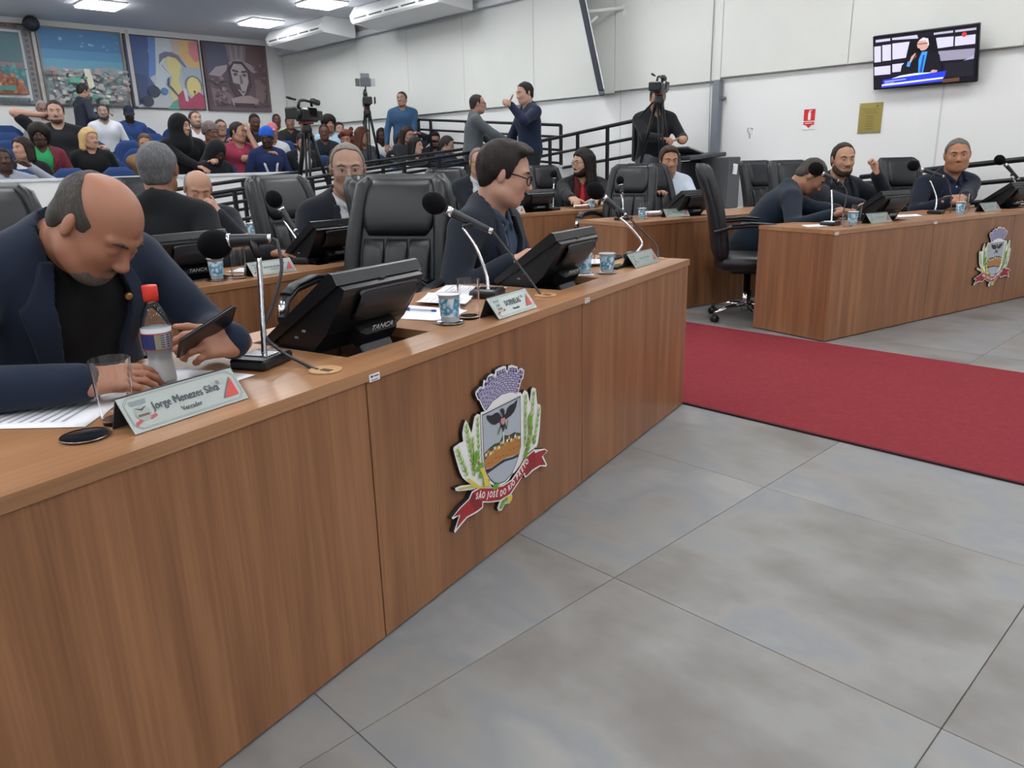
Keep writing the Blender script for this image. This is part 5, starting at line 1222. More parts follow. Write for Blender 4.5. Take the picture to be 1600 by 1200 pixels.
CR_C, CR_R = V3(0, -.012, .03), V3(.077, .097, .088)
def head_sdf(wide=1., jaw=1., open_eyes=True, long=1.):
    h = Sdf()
    h.el(CR_C, CR_R * V3(wide, 1, 1), k=.02)
    h.el((0, .020, -.034), (.062 * wide * jaw, .070, .082 * long), k=.03)
    h.el((0, .026, -.078 * long), (.050 * jaw * wide, .050, .036), k=.03)
    h.el((0, .064, -.097 * long), (.021, .015, .016), k=.025)
    for s in (-1, 1):
        h.el((s * .038 * wide, .058, -.022), (.022, .022, .024), k=.025)
        h.rc((s * .012, .082, .028), (s * .046 * wide, .068, .029), .0095, .008, k=.014)
        h.el((s * .031, .092, .006), (.0165, .013, .0115), k=.012, op='-')
        if not open_eyes: h.el((s * .031, .076, .006), (.0150, .0125, .0105), k=.006)
        else: h.el((s * .031, .0752, .0125), (.0155, .0125, .0062), k=.005).el((s * .031, .0742, -.0035), (.0145, .0115, .0048), k=.005)
        h.el((s * .0105, .097, -.031), (.0085, .010, .0078), k=.008)
        h.el((s * .0795 * wide, -.012, -.002), (.0075, .0175, .031), _rot(s * -18, 0, s * 6), k=.008)
        h.rc((s * .052 * wide, .0, -.065), (s * .03, .05, -.088 * long), .018 * jaw, .014, k=.03)
    h.rc((0, .080, .018), (0, .104, -.024), .0075, .0125, k=.012)
    h.el((0, .104, -.027), (.0105, .0105, .0095), k=.008)
    h.el((0, .0865, -.0605), (.0235, .0085, .0052), k=.006)
    h.el((0, .0850, -.0695), (.0205, .0085, .0060), k=.006)
    h.rc((-.024, .0905, -.0648), (.024, .0905, -.0648), .0016, k=.004, op='-')
    return h
def hairline(P, D, hl, t, back=None):
    """cap of hair over the cranium bounded below by the hairline z(y)"""
    ys = np.array([q[0] for q in hl]); zs = np.array([q[1] for q in hl])
    x, y, z = P[..., 0], P[..., 1], P[..., 2]
    n = np.sin(x * 95 + np.sin(y * 60) * 1.5) * np.sin(y * 42 + z * 55 + 1.3)
    D = D + .0022 * n
    return np.maximum(D, (np.interp(y + .004 * np.sin(x * 120 + 1) + .003 * np.sin(x * 47), ys, zs) - z) * .85)
HL_SHORT = [(-.12, -.075), (-.06, -.062), (-.04, -.045), (-.026, -.006), (-.008, .004), (.0, -.012), (.012, -.02), (.020, -.012), (.027, .035), (.040, .058), (.052, .078), (.062, .088), (.075, .096), (.10, .12)]
HL_HIGH = [(-.12, -.075), (-.06, -.062), (-.04, -.045), (-.026, -.006), (-.008, .004), (.0, -.012), (.010, -.02), (.016, -.012), (.022, .045), (.030, .075), (.040, .094), (.052, .102), (.10, .13)]
def hair_sdf(style, wide=1., long=1.):
    h = Sdf(); w = V3(wide, 1, 1)
    if style in ('short', 'crop', 'high', 'full', 'side'):
        t = {'short': .011, 'crop': .006, 'high': .009, 'full': .022, 'side': .018}[style]
        h.el(CR_C + V3(0, -.35 * t, .15 * t), CR_R * w + t * .72, k=.01)
        if style == 'full': h.el((0, .035, .105), (.058, .045, .026), k=.03)
        if style == 'side': h.el((.02, .05, .102), (.055, .035, .022), k=.03).el((-.03, .03, .108), (.05, .05, .02), k=.03)
        h.el((0, -.06, -.03), (.066 * wide, .045, .05), k=.02)
        hl = HL_HIGH if style == 'high' else HL_SHORT
        h.fn(lambda P, D: hairline(P, D, hl, 0))
    elif style == 'bald':      # ring of hair round the back and sides
        h.el(CR_C + V3(0, -.004, 0), CR_R * w + .006, k=.01)
        h.el((0, -.06, -.03), (.066 * wide, .044, .05), k=.02)
        hl = HL_SHORT
        def f(P, D):
            D = hairline(P, D, hl, 0)
            zt = .066 - .55 * (P[..., 1] + .03)
            return np.maximum(D, (P[..., 2] - np.clip(zt, -.2, .085)) * .8)
        h.fn(f)
    elif style in ('long', 'bob', 'straight', 'tied'):
        h.el(CR_C + V3(0, -.004, .004), CR_R * w + .017, k=.01)
        h.el((0, -.06, -.03), (.072 * wide, .05, .07), k=.02)
        hl = [(-.2, -.5), (.02, -.5), (.024, -.03), (.036, .03), (.055, .06), (.075, .078), (.10, .09), (.12, .12)] if style != 'tied' else HL_SHORT
        L_ = {'long': -.25, 'straight': -.33, 'bob': -.115, 'tied': -.02}[style]
        if style != 'tied':
            for s in (-1, 1):
                h.rc((s * .072 * wide, -.01, .04), (s * .088, -.015, L_), .030, .034 if style != 'straight' else .026, k=.03)
                h.rc((s * .05, -.07, .03), (s * .055, -.075, L_), .04, .036, k=.03)
            h.rc((0, -.085, .03), (0, -.09, L_), .045, .035, k=.03)
        else: h.el((0, -.115, -.02), (.035, .04, .04), k=.02)
        h.fn(lambda P, D: hairline(P, D, hl, 0))
    elif style == 'afro':
        h.el((0, -.02, .055), (.125, .125, .115), k=.02); h.el((0, -.04, -.03), (.115, .08, .09), k=.03)
        h.el((0, .105, -.03), (.062, .06, .085), k=.015, op='-')
    elif style == 'curly':
        rr = np.random.RandomState(2)
        for _ in range(26):
            a, z = rr.rand() * 6.28, rr.rand() * .22 - .11
            y = math.sin(a) * .085
            if y > .045 and z < .06: continue
            h.el((math.cos(a) * .088, y - .015, z + .03), (.034, .034, .034), k=.012)
        h.el((0, -.02, .05), (.09, .10, .085), k=.02)
        h.el((0, .115, -.03), (.058, .055, .08), k=.012, op='-')
    elif style == 'locs':
        h.el(CR_C + V3(0, -.002, .004), CR_R * w + .014, k=.01); h.fn(lambda P, D: hairline(P, D, HL_SHORT, 0))
        rr = np.random.RandomState(5)
        for i in range(18):
            a = R(-20 + 220 * i / 17 + 180 - 10); x, y = math.cos(a) * .082, math.sin(a) * .092 - .01
            h.rc((x, y, .03), (x * 1.15, y * 1.1 + .01, -.30 - .05 * rr.rand()), .012, .010, k=.004)
    return h
def turban_sdf():
    h = Sdf(); h.el(CR_C + V3(0, -.012, .022), CR_R + .016, k=.02)
    for k in range(4): h.rc((-.07, .055 - k * .012, .045 + k * .018), (.07, .05 - k * .014, .05 + k * .02), .018, k=.008)
    h.el((0, -.09, .0), (.06, .05, .05), k=.03)
    h.fn(lambda P, D: np.maximum(D, (np.interp(P[..., 1], [-.15, 0, .07, .1], [-.06, .005, .042, .05]) - P[..., 2]) * .8)); return h
def hood_sdf():
    h = Sdf(); h.el((0, -.03, .03), (.115, .125, .125), k=.02); h.rc((0, -.04, -.04), (0, -.02, -.22), .115, .15, k=.05)
    h.el((0, .12, -.02), (.066, .085, .095), k=.02, op='-'); return h
def cap_sdf():
    h = Sdf(); h.el(CR_C + V3(0, 0, .008), CR_R + .013, k=.01)
    h.fn(lambda P, D: np.maximum(D, (.052 - P[..., 2]) * .9)); h.bx((0, .125, .052), (.062, .05, .006), _rot(0, 8), .005, k=.01); return h
def beard_sdf(kind, long=1.):
    h = Sdf()
    if kind in ('full', 'stubble', 'goatee'):
        t = .006 if kind != 'stubble' else .003
        h.el((0, .020, -.034), (.062 + t, .070 + t, .082 * long + t), k=.03)
        h.el((0, .026, -.078 * long), (.050 + t, .050 + t, .036 + t), k=.03)
        h.el((0, .064, -.097 * long), (.021 + t, .015 + t, .016 + t), k=.025)
        for s in (-1, 1): h.rc((s * .052, .0, -.065), (s * .03, .05, -.088 * long), .018 + t, .014 + t, k=.03)
        def f(P, D):
            x, y, z = np.abs(P[..., 0]), P[..., 1], P[..., 2]
            lim = np.interp(y, [0, .02, .06, .08, .11], [.0, -.03, -.058, -.076, -.078]) if kind != 'goatee' else np.interp(y, [0, .05, .06, .08, .11], [-.3, -.3, -.07, -.076, -.078])
            D = np.maximum(D, (z - lim) * .8); return np.maximum(D, (-.005 - y))
        h.fn(f)
    if kind in ('full', 'stubble', 'goatee', 'moustache'):
        for s in (-1, 1): h.rc((s * .004, .0945, -.0485), (s * .026, .084, -.057), .0058 if kind != 'stubble' else .0042, .004, k=.006)
    return h

def fingers(hs, side, curl, spread=4., thumb=(50, 10), fl=1., k=.006, fat=1.):
    """hand in its own frame: wrist at origin, +y towards the finger tips, +z back of the hand, thumb on side*x"""
    hs.bx((0, .048, 0), (.039, .047, .0135), rd=.013, k=.014)
    hs.el((side * .020, .030, -.006), (.020, .028, .013), k=.014)
    hs.rc((0, -.03, 0), (0, .015, 0), .026, .028, k=.02, sq=((0, 0, 1), 1.35))
    for i, (x, L_, r_) in enumerate(((.029, .074, .0088), (.010, .082, .0090), (-.010, .077, .0086), (-.028, .060, .0078))):
        c = curl[i] if isinstance(curl, (list, tuple)) else curl
        p_ = V3(side * x, .088 - (.004 if i in (0, 3) else 0) - (.006 if i == 3 else 0), .001); a = R(c * .55); sp = R((1.5 - i) * spread) * side
        for j, fr_ in enumerate((.45, .31, .26)):
            d = V3(math.sin(sp) * math.cos(a), math.cos(sp) * math.cos(a), -math.sin(a)); q = p_ + d * L_ * fr_ * fl
            hs.rc(p_, q, r_ * fat * (1 - .07 * j), r_ * fat * (.95 - .09 * j), k=k); p_ = q; a += R(c)
    p_ = V3(side * .026, .022, -.004); ta, tb = R(thumb[0]), R(thumb[1])
    for j, L_ in enumerate((.040, .032, .027)):
        aa = ta * (1 - .28 * j); d = V3(side * math.sin(aa) * math.cos(tb), math.cos(aa) * math.cos(tb), -math.sin(tb)); q = p_ + d * L_
        hs.rc(p_, q, (.0115 - .0012 * j) * fat, (.0104 - .0015 * j) * fat, k=k); p_ = q
    return hs

def ik(a, t, l1, l2, pole):
    d = t - a; L_ = min(np.linalg.norm(d), (l1 + l2) * .995); u = d / max(np.linalg.norm(d), 1e-6)
    t = a + u * L_; x = (l1 * l1 - l2 * l2 + L_ * L_) / (2 * L_); h = math.sqrt(max(l1 * l1 - x * x, 0))
    pl = pole - u * (pole @ u); pl = pl / max(np.linalg.norm(pl), 1e-6)
    return a + u * x + pl * h, t

def sdf_at(s, p):
    d = .5
    for q in s.p:
        if q[0] == 'rc':
            ab = q[2] - q[1]; t = min(1, max(0, (p - q[1]) @ ab / max(ab @ ab, 1e-9))); v = np.linalg.norm(p - q[1] - t * ab) - (q[3] + (q[4] - q[3]) * t); k = q[5]
        else:
            w = (p - q[1]) @ q[3]; k0 = np.linalg.norm(w / q[2]); v = k0 * (k0 - 1) / (np.linalg.norm(w / q[2] ** 2) + 1e-6); k = q[4]
        h = min(1, max(0, .5 + .5 * (d - v) / k)); d = d * (1 - h) + v * h - k * h * (1 - h)
    return d
TORSO = [None]
def on_chest(c, fw, lift=.012):
    p = V3(c) + fw * .35
    for _ in range(200):
        if sdf_at(TORSO[0], p) < lift: break
        p = p - fw * .003
    return p

def person(label, head, facing, lean=8., side=0., hd=(0, 0, 0), seated=True, sc=1., floor_z=0., skin='#b98a70', hair=('short', '#2b2320'), beard=None, brows='#2b2320',
           top='suit', cols=('#20242c', '#c9cdd2'), tie=None, trousers='#1c1e24', hands=(None, None), hrot=(None, None), curl=(35, 35), thumb=((45, 10), (45, 10)), poles=(None, None), wide=1., belly=0., jaw=1., long=1.,
           glasses=None, res=(.006, .014, .006), short_sleeve=False, eyes=True, neck=None, group='people in the public seats', cat='person', extras=None, handv=None, shoulder=1., tint=None, legs=True, cut=None, necklace=None, hoff=(0, 0)):
    """head: world position of the head centre; facing: degrees; hands: (left, right) world targets"""
    cf, sf = math.cos(R(facing - 90)), math.sin(R(facing - 90))
    Rz = np.array([[cf, -sf, 0], [sf, cf, 0], [0, 0, 1]])
    hv, cv, hvn = res
    # local skeleton at unit scale; hip at origin height hz
    ln, sd = R(lean), R(side)
    up = V3(math.sin(sd), math.sin(ln), math.cos(ln) * math.cos(sd)); up /= np.linalg.norm(up)
    rt = V3(1, 0, 0) - up * up[0]; rt /= np.linalg.norm(rt); fw = np.cross(up, rt)
    T = np.stack([rt, fw, up], 1)
    nb = up * .50
    na = neck if neck is not None else lean * .6 + 12 + hd[1] * .35
    nd = V3(math.sin(sd) * .6, math.sin(R(na)), math.cos(R(na)))
    hc = nb + nd * .158 + V3(hoff[0], hoff[1], 0)
    HM = _rot(*hd)
    # place: hip such that head centre falls on the target
    tgt = (V3(head) - V3(0, 0, floor_z)) / sc
    hipz = tgt[2] - hc[2]
    root = V3(head[0], head[1], floor_z) - Rz @ V3(hc[0], hc[1], 0) * sc
    off = V3(0, 0, hipz)
    S_ = lambda q: V3(q) + off
    W2L = lambda w: (Rz.T @ (V3(w) - root)) / sc
    e = empty('person', root, R(facing - 90), label, cat, group)
    e.scale = (sc, sc, sc)
    SK = skin_mat(skin)
    # ---- torso volume
    def torso(inf=0.):
        t = Sdf(); b = belly
        t.el(S_(up * .02), V3(.172 * wide, .125 + b * .3, .13) + inf, T, k=.05)
        t.el(S_(up * .15 + fw * b * .5), V3(.158 * wide + b * .5, .115 + b, .15) + inf, T, k=.06)
        t.el(S_(up * .32), V3(.172 * wide, .120 + b * .3, .17) + inf, T, k=.06)
        for s in (-1, 1):
            t.el(S_(up * .36 + rt * s * .08 + fw * .05), V3(.085, .07, .09) + inf, T, k=.05)
            t.rc(S_(up * .435 + rt * s * .06), S_(up * .435 + rt * s * .165 * wide * shoulder), .062 + inf, .058 + inf, k=.05)
            t.rc(S_(up * .512 - fw * .02), S_(up * .458 + rt * s * .13 * wide * shoulder), .050 + inf, .052 + inf, k=.05)
        return t
    TORSO[0] = torso()
    sh, el, wr, hm = {}, {}, {}, {}
    for s, i in ((-1, 0), (1, 1)):          # -1 left hand, +1 right hand
        a = up * .435 + rt * s * .185 * wide * shoulder + off
        tg = hands[i]
        if tg is None: tg_l = a + V3(s * .05, .10, -.48)
        else: tg_l = W2L(tg)
        pl = V3(s * .6, -.45, -.7) if poles[i] is None else V3(poles[i])
        ee, ww = ik(a, tg_l, .285, .255, pl)
        sh[s], el[s], wr[s] = a, ee, ww
        if hrot[i] is None:
            d = ww - ee; d /= np.linalg.norm(d); z = V3(0, 0, 1) - d * d[2]
            if np.linalg.norm(z) < .2: z = V3(0, 1, 0) - d * d[1]
            z /= np.linalg.norm(z); hm[s] = np.stack([np.cross(d, z), d, z], 1)
        else:                                # (finger direction, back-of-hand direction) in world
            d = Rz.T @ V3(hrot[i][0]); d /= np.linalg.norm(d); z = Rz.T @ V3(hrot[i][1]); z = z - d * (z @ d); z /= np.linalg.norm(z)
            hm[s] = np.stack([np.cross(d, z), d, z], 1)
    # ---- skin
    hs = head_sdf(wide=1 + (wide - 1) * .3, jaw=jaw, open_eyes=eyes, long=long).moved(HM, hc + off)
    hs.rc(hc + off + HM @ V3(0, -.030, -.055), S_(nb - up * .03 - fw * .01), .055 * (1 + (wide - 1) * .4), .062, k=.03)
    hs.rc(S_(nb), S_(nb - up * .09 + fw * .01), .055, .06, k=.03)
    core = torso(-.022); hs += core
    for s, i in ((-1, 0), (1, 1)):
        hh = Sdf(); fingers(hh, -s, curl[i], thumb=thumb[i], fat=1. if hvn < .0065 else 1.35); hs += hh.moved(hm[s], wr[s])
        hs.rc(sh[s], el[s], .050, .042, k=.02); hs.rc(el[s], wr[s], .042, .027, k=.02)
    body = link('body', np_mesh('body', [hs.verts(min(hv, hvn))]), SK, e)
    # ---- clothes
    def sleeves(g, inf, frac=1.):
        for s in (-1, 1):
            g.rc(sh[s], el[s], .060 + inf, .050 + inf, k=.03)
            if not short_sleeve: g.rc(el[s], el[s] + (wr[s] - el[s]) * .97 * frac, .049 + inf, .038 + inf, k=.025)
            else: pass
        return g
    TL = lambda P: (P - off) @ T             # torso frame of world-local points
    CM = cloth_mat(cols[0])
    if short_sleeve:
        g = torso(.008)
        for s in (-1, 1): g.rc(sh[s], sh[s] + (el[s] - sh[s]) * .72, .066, .064, k=.03)
        def fcut(P, D):
            q = TL(P); nk = np.sqrt(q[..., 0] ** 2 + (q[..., 1] - .01) ** 2) - .066 + np.maximum(0, .47 - q[..., 2]) * 3.; return np.maximum(D, -nk)
        g.fn(fcut)
        link('shirt', np_mesh('shirt', [g.verts(cv)]), CM, e)
    elif top in ('suit', 'open'):
        vz = .20 if top == 'suit' else .06
        def vdist(q):                        # V opening: half width as a function of height
            return np.abs(q[..., 0]) - np.interp(q[..., 2], [vz, .42, .5, .62], [.0, .085, .075, .07] if top == 'suit' else [.05, .10, .075, .07])
        g = torso(.012)
        def lap(P, D):
            q = TL(P); vd = vdist(q)
            cutd = np.maximum(np.maximum(vd, -(q[..., 1] - .0)), -(q[..., 2] - vz + .01))
            D = np.maximum(D, -cutd)
            nk = np.sqrt(q[..., 0] ** 2 + (q[..., 1] - .005) ** 2) - .062 + np.maximum(0, .48 - q[..., 2]) * 3.
            return np.maximum(D, -nk)
        g.fn(lap); sleeves(g, .006)
        lg = torso(.012)
        def lapf(P, D):
            q = TL(P); vd = vdist(q); z = q[..., 2]
            wd = np.interp(z, [vz, vz + .05, .36, .40, .42, .47, .51], [.004, .020, .060, .064, .045, .034, .028])
            band = np.maximum(np.maximum(-vd - .004, vd - wd), np.maximum(-q[..., 1] + .0, np.maximum(z - .50, vz - z)))
            return np.maximum(np.maximum(D - .009, -(D + .006)), band)
        lg.fn(lapf)
        link('lapels', np_mesh('lapels', [lg.verts(cv * .62 if cv < .0125 else cv * .75)]), CM, e)
        # collar round the nape
        for k in range(7):
            a0, a1 = R(200 + 20 * k), R(220 + 20 * k)
            pc = lambda a: S_(nb + rt * math.cos(a) * .075 + fw * (math.sin(a) * .072 + .004) + up * .006 + up * (-.022 * math.sin(a)))
            g.rc(pc(a0), pc(a1), .019, k=.015)
        link('jacket', np_mesh('jacket', [g.verts(cv)]), CM, e)
        g = torso(-.002)
        def sc2(P, D):
            q = TL(P); nk = np.maximum(np.sqrt(q[..., 0] ** 2 + q[..., 1] ** 2) - .058, .46 - q[..., 2]); return np.maximum(np.maximum(D, -nk), -(q[..., 1] + .03))
        g.fn(sc2)
        if top == 'suit':
            for s in (-1, 1):
                g.rc(S_(nb + rt * s * .060 + up * .035 - fw * .02), S_(nb + rt * s * .050 + fw * .050 + up * .008), .013, k=.006)
                g.rc(S_(nb + rt * s * .050 + fw * .050 + up * .008), S_(nb + rt * s * .016 + fw * .092 - up * .022), .014, .010, k=.006); g.rc(S_(nb + rt * s * .016 + fw * .092 - up * .022), S_(nb + rt * s * .045 + fw * .10 - up * .065), .011, .005, k=.006)
        if cut: cut(g, TL, S_, nb, rt, fw, up)
        link('shirt', np_mesh('shirt', [g.verts(min(cv, .011))]), cloth_mat(cols[1], .8), e)
        if top == 'suit':
            for s in (-1, 1):
                d = wr[s] - el[s]
                MB().tube([(el[s] + d * .90).tolist(), (el[s] + d * 1.02).tolist()], [.034, .033], 12).build('shirt_cuff', cloth_mat(cols[1], .8), e)
        if tie:
            g = Sdf()
            pts = [S_(nb + fw * .087 - up * .045), S_(nb + fw * .128 - up * .15), S_(nb + fw * .138 - up * .30)]
            g.el(pts[0], (.017, .012, .016), T, k=.008); g.rc(pts[0], pts[1], .015, .022, k=.008, sq=(fw, 2.2)); g.rc(pts[1], pts[2], .022, .028, k=.008, sq=(fw, 2.2))
            link('tie', np_mesh('tie', [g.verts(min(cv, .008))]), cloth_mat(tie, .6), e)
    else:                                    # sweater, hoodie, shirt, coat
        g = torso(.012); sleeves(g, .005)
        def fcut(P, D):
            q = TL(P); nk = np.sqrt(q[..., 0] ** 2 + (q[..., 1] - .01) ** 2) - .062 + np.maximum(0, .47 - q[..., 2]) * 3.; return np.maximum(D, -nk)
        g.fn(fcut)
        if top in ('collar', 'coat', 'hoodie'):
            for k in range(9):
                a0, a1 = R(125 + 32 * k), R(157 + 32 * k)
                pc = lambda a: S_(nb + rt * math.cos(a) * .074 + fw * (math.sin(a) * .068 + .018) - up * (.012 + .03 * max(0, math.sin(a))))
                g.rc(pc(a0), pc(a1), .016 if top != 'hoodie' else .026, k=.012)
        link({'hoodie': 'hooded_top', 'coat': 'coat'}.get(top, 'shirt'), np_mesh('top', [g.verts(cv)]), CM, e)
    # ---- legs
    if legs:
        g = Sdf(); sh_ = Sdf()
        hz = hipz
        for s in (-1, 1):
            h0 = S_(rt * s * .085)
            if seated:
                kn = V3(s * .12, .40, max(hz - .02, .46)); an = V3(s * .13, .44, .10)
            else:
                kn = V3(s * .10, .03, hz * .53); an = V3(s * .11, -.02, .09)
            g.rc(h0, kn, .090 * wide, .062, k=.05); g.rc(kn, an, .060, .045, k=.03)
            sh_.rc(an + V3(0, -.03, -.05), an + V3(0, .17, -.062), .042, .034, k=.02)
        g.el(S_(V3(0, 0, 0)), (.17 * wide, .13, .12), T, k=.05)
        link('trousers', np_mesh('trousers', [g.verts(max(cv, .014))]), cloth_mat(trousers), e)
        link('shoes', np_mesh('shoes', [sh_.verts(max(cv * .8, .011))]), cloth_mat('#17171a', .5), e)
    # ---- hair, eyes, glasses
    hparts = []
    if hair:
        hg = hair_sdf(hair[0], 1 + (wide - 1) * .3, long) if hair[0] in ('short', 'crop', 'high', 'full', 'side', 'bald', 'long', 'bob', 'straight', 'tied', 'afro', 'curly', 'locs') else None
        if hg is not None: hparts.append(hg.moved(HM, hc + off).verts(max(hv, .0045)))
        elif hair[0] in ('turban', 'hood', 'cap'):
            gg = {'turban': turban_sdf, 'hood': hood_sdf, 'cap': cap_sdf}[hair[0]]().moved(HM, hc + off)
            link({'turban': 'head_wrap', 'hood': 'hood', 'cap': 'cap'}[hair[0]], np_mesh('headwear', [gg.verts(max(hv, .006))]), cloth_mat(hair[1]), e)
    if brows:
        bs = Sdf()
        for s in (-1, 1): bs.rc((s * .014, .0905, .0275), (s * .034, .086, .032), .0036, .0042, k=.003); bs.rc((s * .034, .086, .032), (s * .050, .074, .0265), .0040, .0028, k=.003)
        if not eyes:
            for s in (-1, 1): bs.rc((s * .018, .0875, -.001), (s * .043, .0805, -.001), .0016, .0016, k=.002)
        bm = hair_mat(brows)
        link('eyebrows', np_mesh('eyebrows', [bs.moved(HM, hc + off).verts(min(hv, .0045) * .8)], 0), bm, e)
    if beard:
        link('beard', np_mesh('beard', [beard_sdf(beard[0], long).moved(HM, hc + off).verts(min(hv, .005))]), hair_mat(beard[1]), e)
    if hparts: link('hair', np_mesh('hair', hparts), hair_mat(hair[1]), e)
    FR = Matrix(np.vstack([np.hstack([HM, (hc + off)[:, None]]), [0, 0, 0, 1]]).tolist())
    if eyes:
        for s in (-1, 1):
            b = MB(); b.ell((s * .031, .0745, .0045), (.0125, .0125, .0060), 12, 8, mi=0); b.ell((s * .031, .0815, .0048), (.0058, .0066, .0054), 10, 6, mi=1)
            me = b.mesh('eye'); me.transform(FR); link('eye', me, [mat('eye_white', '#a3968e', .35), mat('iris', '#241a14', .2)], e)
    if glasses:
        b = MB()
        for s in (-1, 1):
            ring_ = [Vector((s * (.033 + .024 * math.cos(2 * math.pi * k / 16)), .101 - .012 * abs(math.cos(2 * math.pi * k / 16)) * (1 if math.cos(2 * math.pi * k / 16) > 0 else -.2), .003 + .0185 * math.sin(2 * math.pi * k / 16))) for k in range(17)]
            b.tube(ring_, glasses[1], 6)
            b.tube([(s * .057, .090, .008), (s * .076, .05, .012), (s * .083, -.02, .012), (s * .081, -.035, -.004)], glasses[1], 6)
        b.tube([(-.010, .104, .008), (0, .108, .010), (.010, .104, .008)], glasses[1], 6)
        me = b.mesh('glasses'); me.transform(FR); link('glasses', me, mat('specs_' + glasses[0].lstrip('#'), glasses[0], .35, .3), e)
    if extras: extras(e, T, S_, nb, rt, fw, up, FR, wr, hm)
    return e
# ------------------------------------------------------------------ councillors
GC = 'councillors at their desks'
def pin(col, u, v, r_=.011, sx=1):
    def f(e, T, S_, nb, rt, fw, up, FR, wr, hm):
        c = S_(nb + rt * u - up * v + fw * .0)
        c = on_chest(c, fw, .024)
        Mq = Matrix(np.stack([rt, up, fw], 1).tolist())
        MB().lathe([(0, -.004), (r_, -.004), (r_, .002), (r_ * .8, .004), (0, .005)], 16, c.tolist(), rot=Mq).build('lapel_pin', mat('pin_' + col.lstrip('#'), col, .3, .6), e)
    return f
# bald man with the phone, nearest the camera
def jorge_x(e, T, S_, nb, rt, fw, up, FR, wr, hm):
    pin('#b08a4a', -.085, .085, .0095)(e, T, S_, nb, rt, fw, up, FR, wr, hm)
J = person('bald bearded man in a navy jacket bending over his phone', (.525, 1.86, 1.083), -74, lean=24, hd=(14, 46, -6), sc=.95, skin='#a06a52', hair=('bald', '#3c3936'), beard=('stubble', '#5d5855'), brows='#3a3431',
           top='open', cols=('#1d2637', '#0d0e12'), hands=((.705, 1.655, .825), (.40, 1.70, .785)), hrot=((( -.62, -.22, .10), (.25, -.75, .55)), ((.93, -.28, .0), (-.1, -.45, .88))), curl=((46, 50, 54, 58), (22, 25, 28, 30)), thumb=((36, 20), (30, 12)),
           poles=((-.6, -.5, -.55), (.8, -.30, -.35)), wide=1.12, belly=.045, jaw=1.1, res=(.0038, .0075, .0036), eyes=False, group=GC, extras=jorge_x, neck=74)
# the phone in his hand
ph = empty('smartphone', (.632, 1.612, .866), 0, 'dark smartphone held by the bald man', 'phone')
pe = Vector((.90, .16, .34)).normalized(); pn_ = Vector((-.30, .65, .70)); pn_ = (pn_ - pe * pn_.dot(pe)).normalized(); px_ = pe.cross(pn_)
Mp = Matrix((px_, pe, pn_)).transposed()
MB().box((0, 0, 0), (.072, .150, .009), .004, rot=Mp).build('case', mat('phone_back', '#1a1618', .3), ph)
MB().box(pn_ * .0047, (.066, .142, .0008), 0, rot=Mp).build('screen', mat('phone_screen', '#20242c', .05, emit=.15), ph)
MB().box(pe * .0755, (.062, .0012, .0066), .0005, rot=Mp).build('edge_band', CHROME, ph)
person('man with thick dark hair and black glasses reading at the front left desk', (2.355, 2.48, 1.148), -66, lean=16, hd=(20, 16, 0), sc=1.1, skin='#b98a76', hair=('side', '#211b1a'), brows='#2a2220', top='suit', cols=('#1a202b', '#39485e'), tie='#2a3850',
       hands=((2.42, 2.30, .80), (2.16, 2.26, .80)), wide=1.1, belly=.03, jaw=1.12, glasses=('#15151a', .0026), res=(.0048, .010, .006), eyes=False, group=GC, extras=pin('#dfe3e4', .075, .17, .012))
person('older man with grey hair and a grey shirt looking at the camera', (2.385, 3.78, 1.182), -92, lean=12, hd=(-28, 6, 0), sc=1.14, skin='#a07a66', hair=('high', '#6c665f'), brows='#5a524c', top='suit', cols=('#171b24', '#b9bac0'), tie='#7d8088',
       hands=((2.55, 3.55, .80), (2.15, 3.5, .80)), wide=1.02, glasses=('#8c8d90', .0012), res=(.005, .012, .007), group=GC, long=1.06)
def lany(e, T, S_, nb, rt, fw, up, FR, wr, hm):
    for s in (-1, 1): MB().tube([S_(nb + rt * s * .07 - fw * .02).tolist(), S_(nb + rt * s * .075 + fw * .09 - up * .06).tolist(), S_(nb + rt * s * .04 + fw * .16 - up * .2).tolist(), S_(nb + fw * .17 - up * .33).tolist()], .006, 6, flat=(.4, 1.4)).build('lanyard', flat('#2f9a7a'), e)
    MB().tube([S_(nb + rt * .06 - fw * .045 + up * .0).tolist(), S_(nb + rt * .085 + fw * .0 - up * .0).tolist()], .008, 6).build('collar_badge', mat('gold', '#c9a54a', .3, .8), e)
person('grey haired man in a black suit seen from behind', (1.50, 4.15, 1.205), 48, lean=4, hd=(8, 0, 0), sc=1.1, skin='#8f5f46', hair=('short', '#55565a'), brows=None, top='suit', cols=('#14161a', '#c4c6ca'), hands=((1.6, 4.6, .85), (1.86, 3.74, .775)), hrot=(None, ((.3, -.9, 0), (0, 0, 1))), curl=(20, 12), wide=1.04, res=(.005, .012, .006), group=GC, extras=lany, eyes=False)
person('bald man in a dark grey suit holding his fist to his mouth', (2.36, 5.80, 1.058), -104, lean=22, hd=(0, 22, -4), sc=1.15, skin='#a87c66', hair=('bald', '#6a625c'), brows='#54483f', top='suit', cols=('#23272f', '#8fa9c8'), hands=((2.40, 5.585, .885), (2.0, 5.55, .80)), hrot=(((-.55, .05, .85), (.5, -.8, .2)), None), curl=(78, 25), wide=1.06, res=(.006, .013, .006), group=GC, eyes=False, long=1.05)
person('man with glasses half hidden behind the dark haired man', (5.10, 5.74, 1.205), -112, lean=8, hd=(-4, 6, 0), sc=1.1, skin='#b08468', hair=('high', '#6a5f58'), glasses=('#2a2422', .002), cols=('#1b1f28', '#b9bdc4'), group=GC, res=(.007, .016, .008), hands=((5.3, 5.5, .79), (5.02, 5.42, .79)))
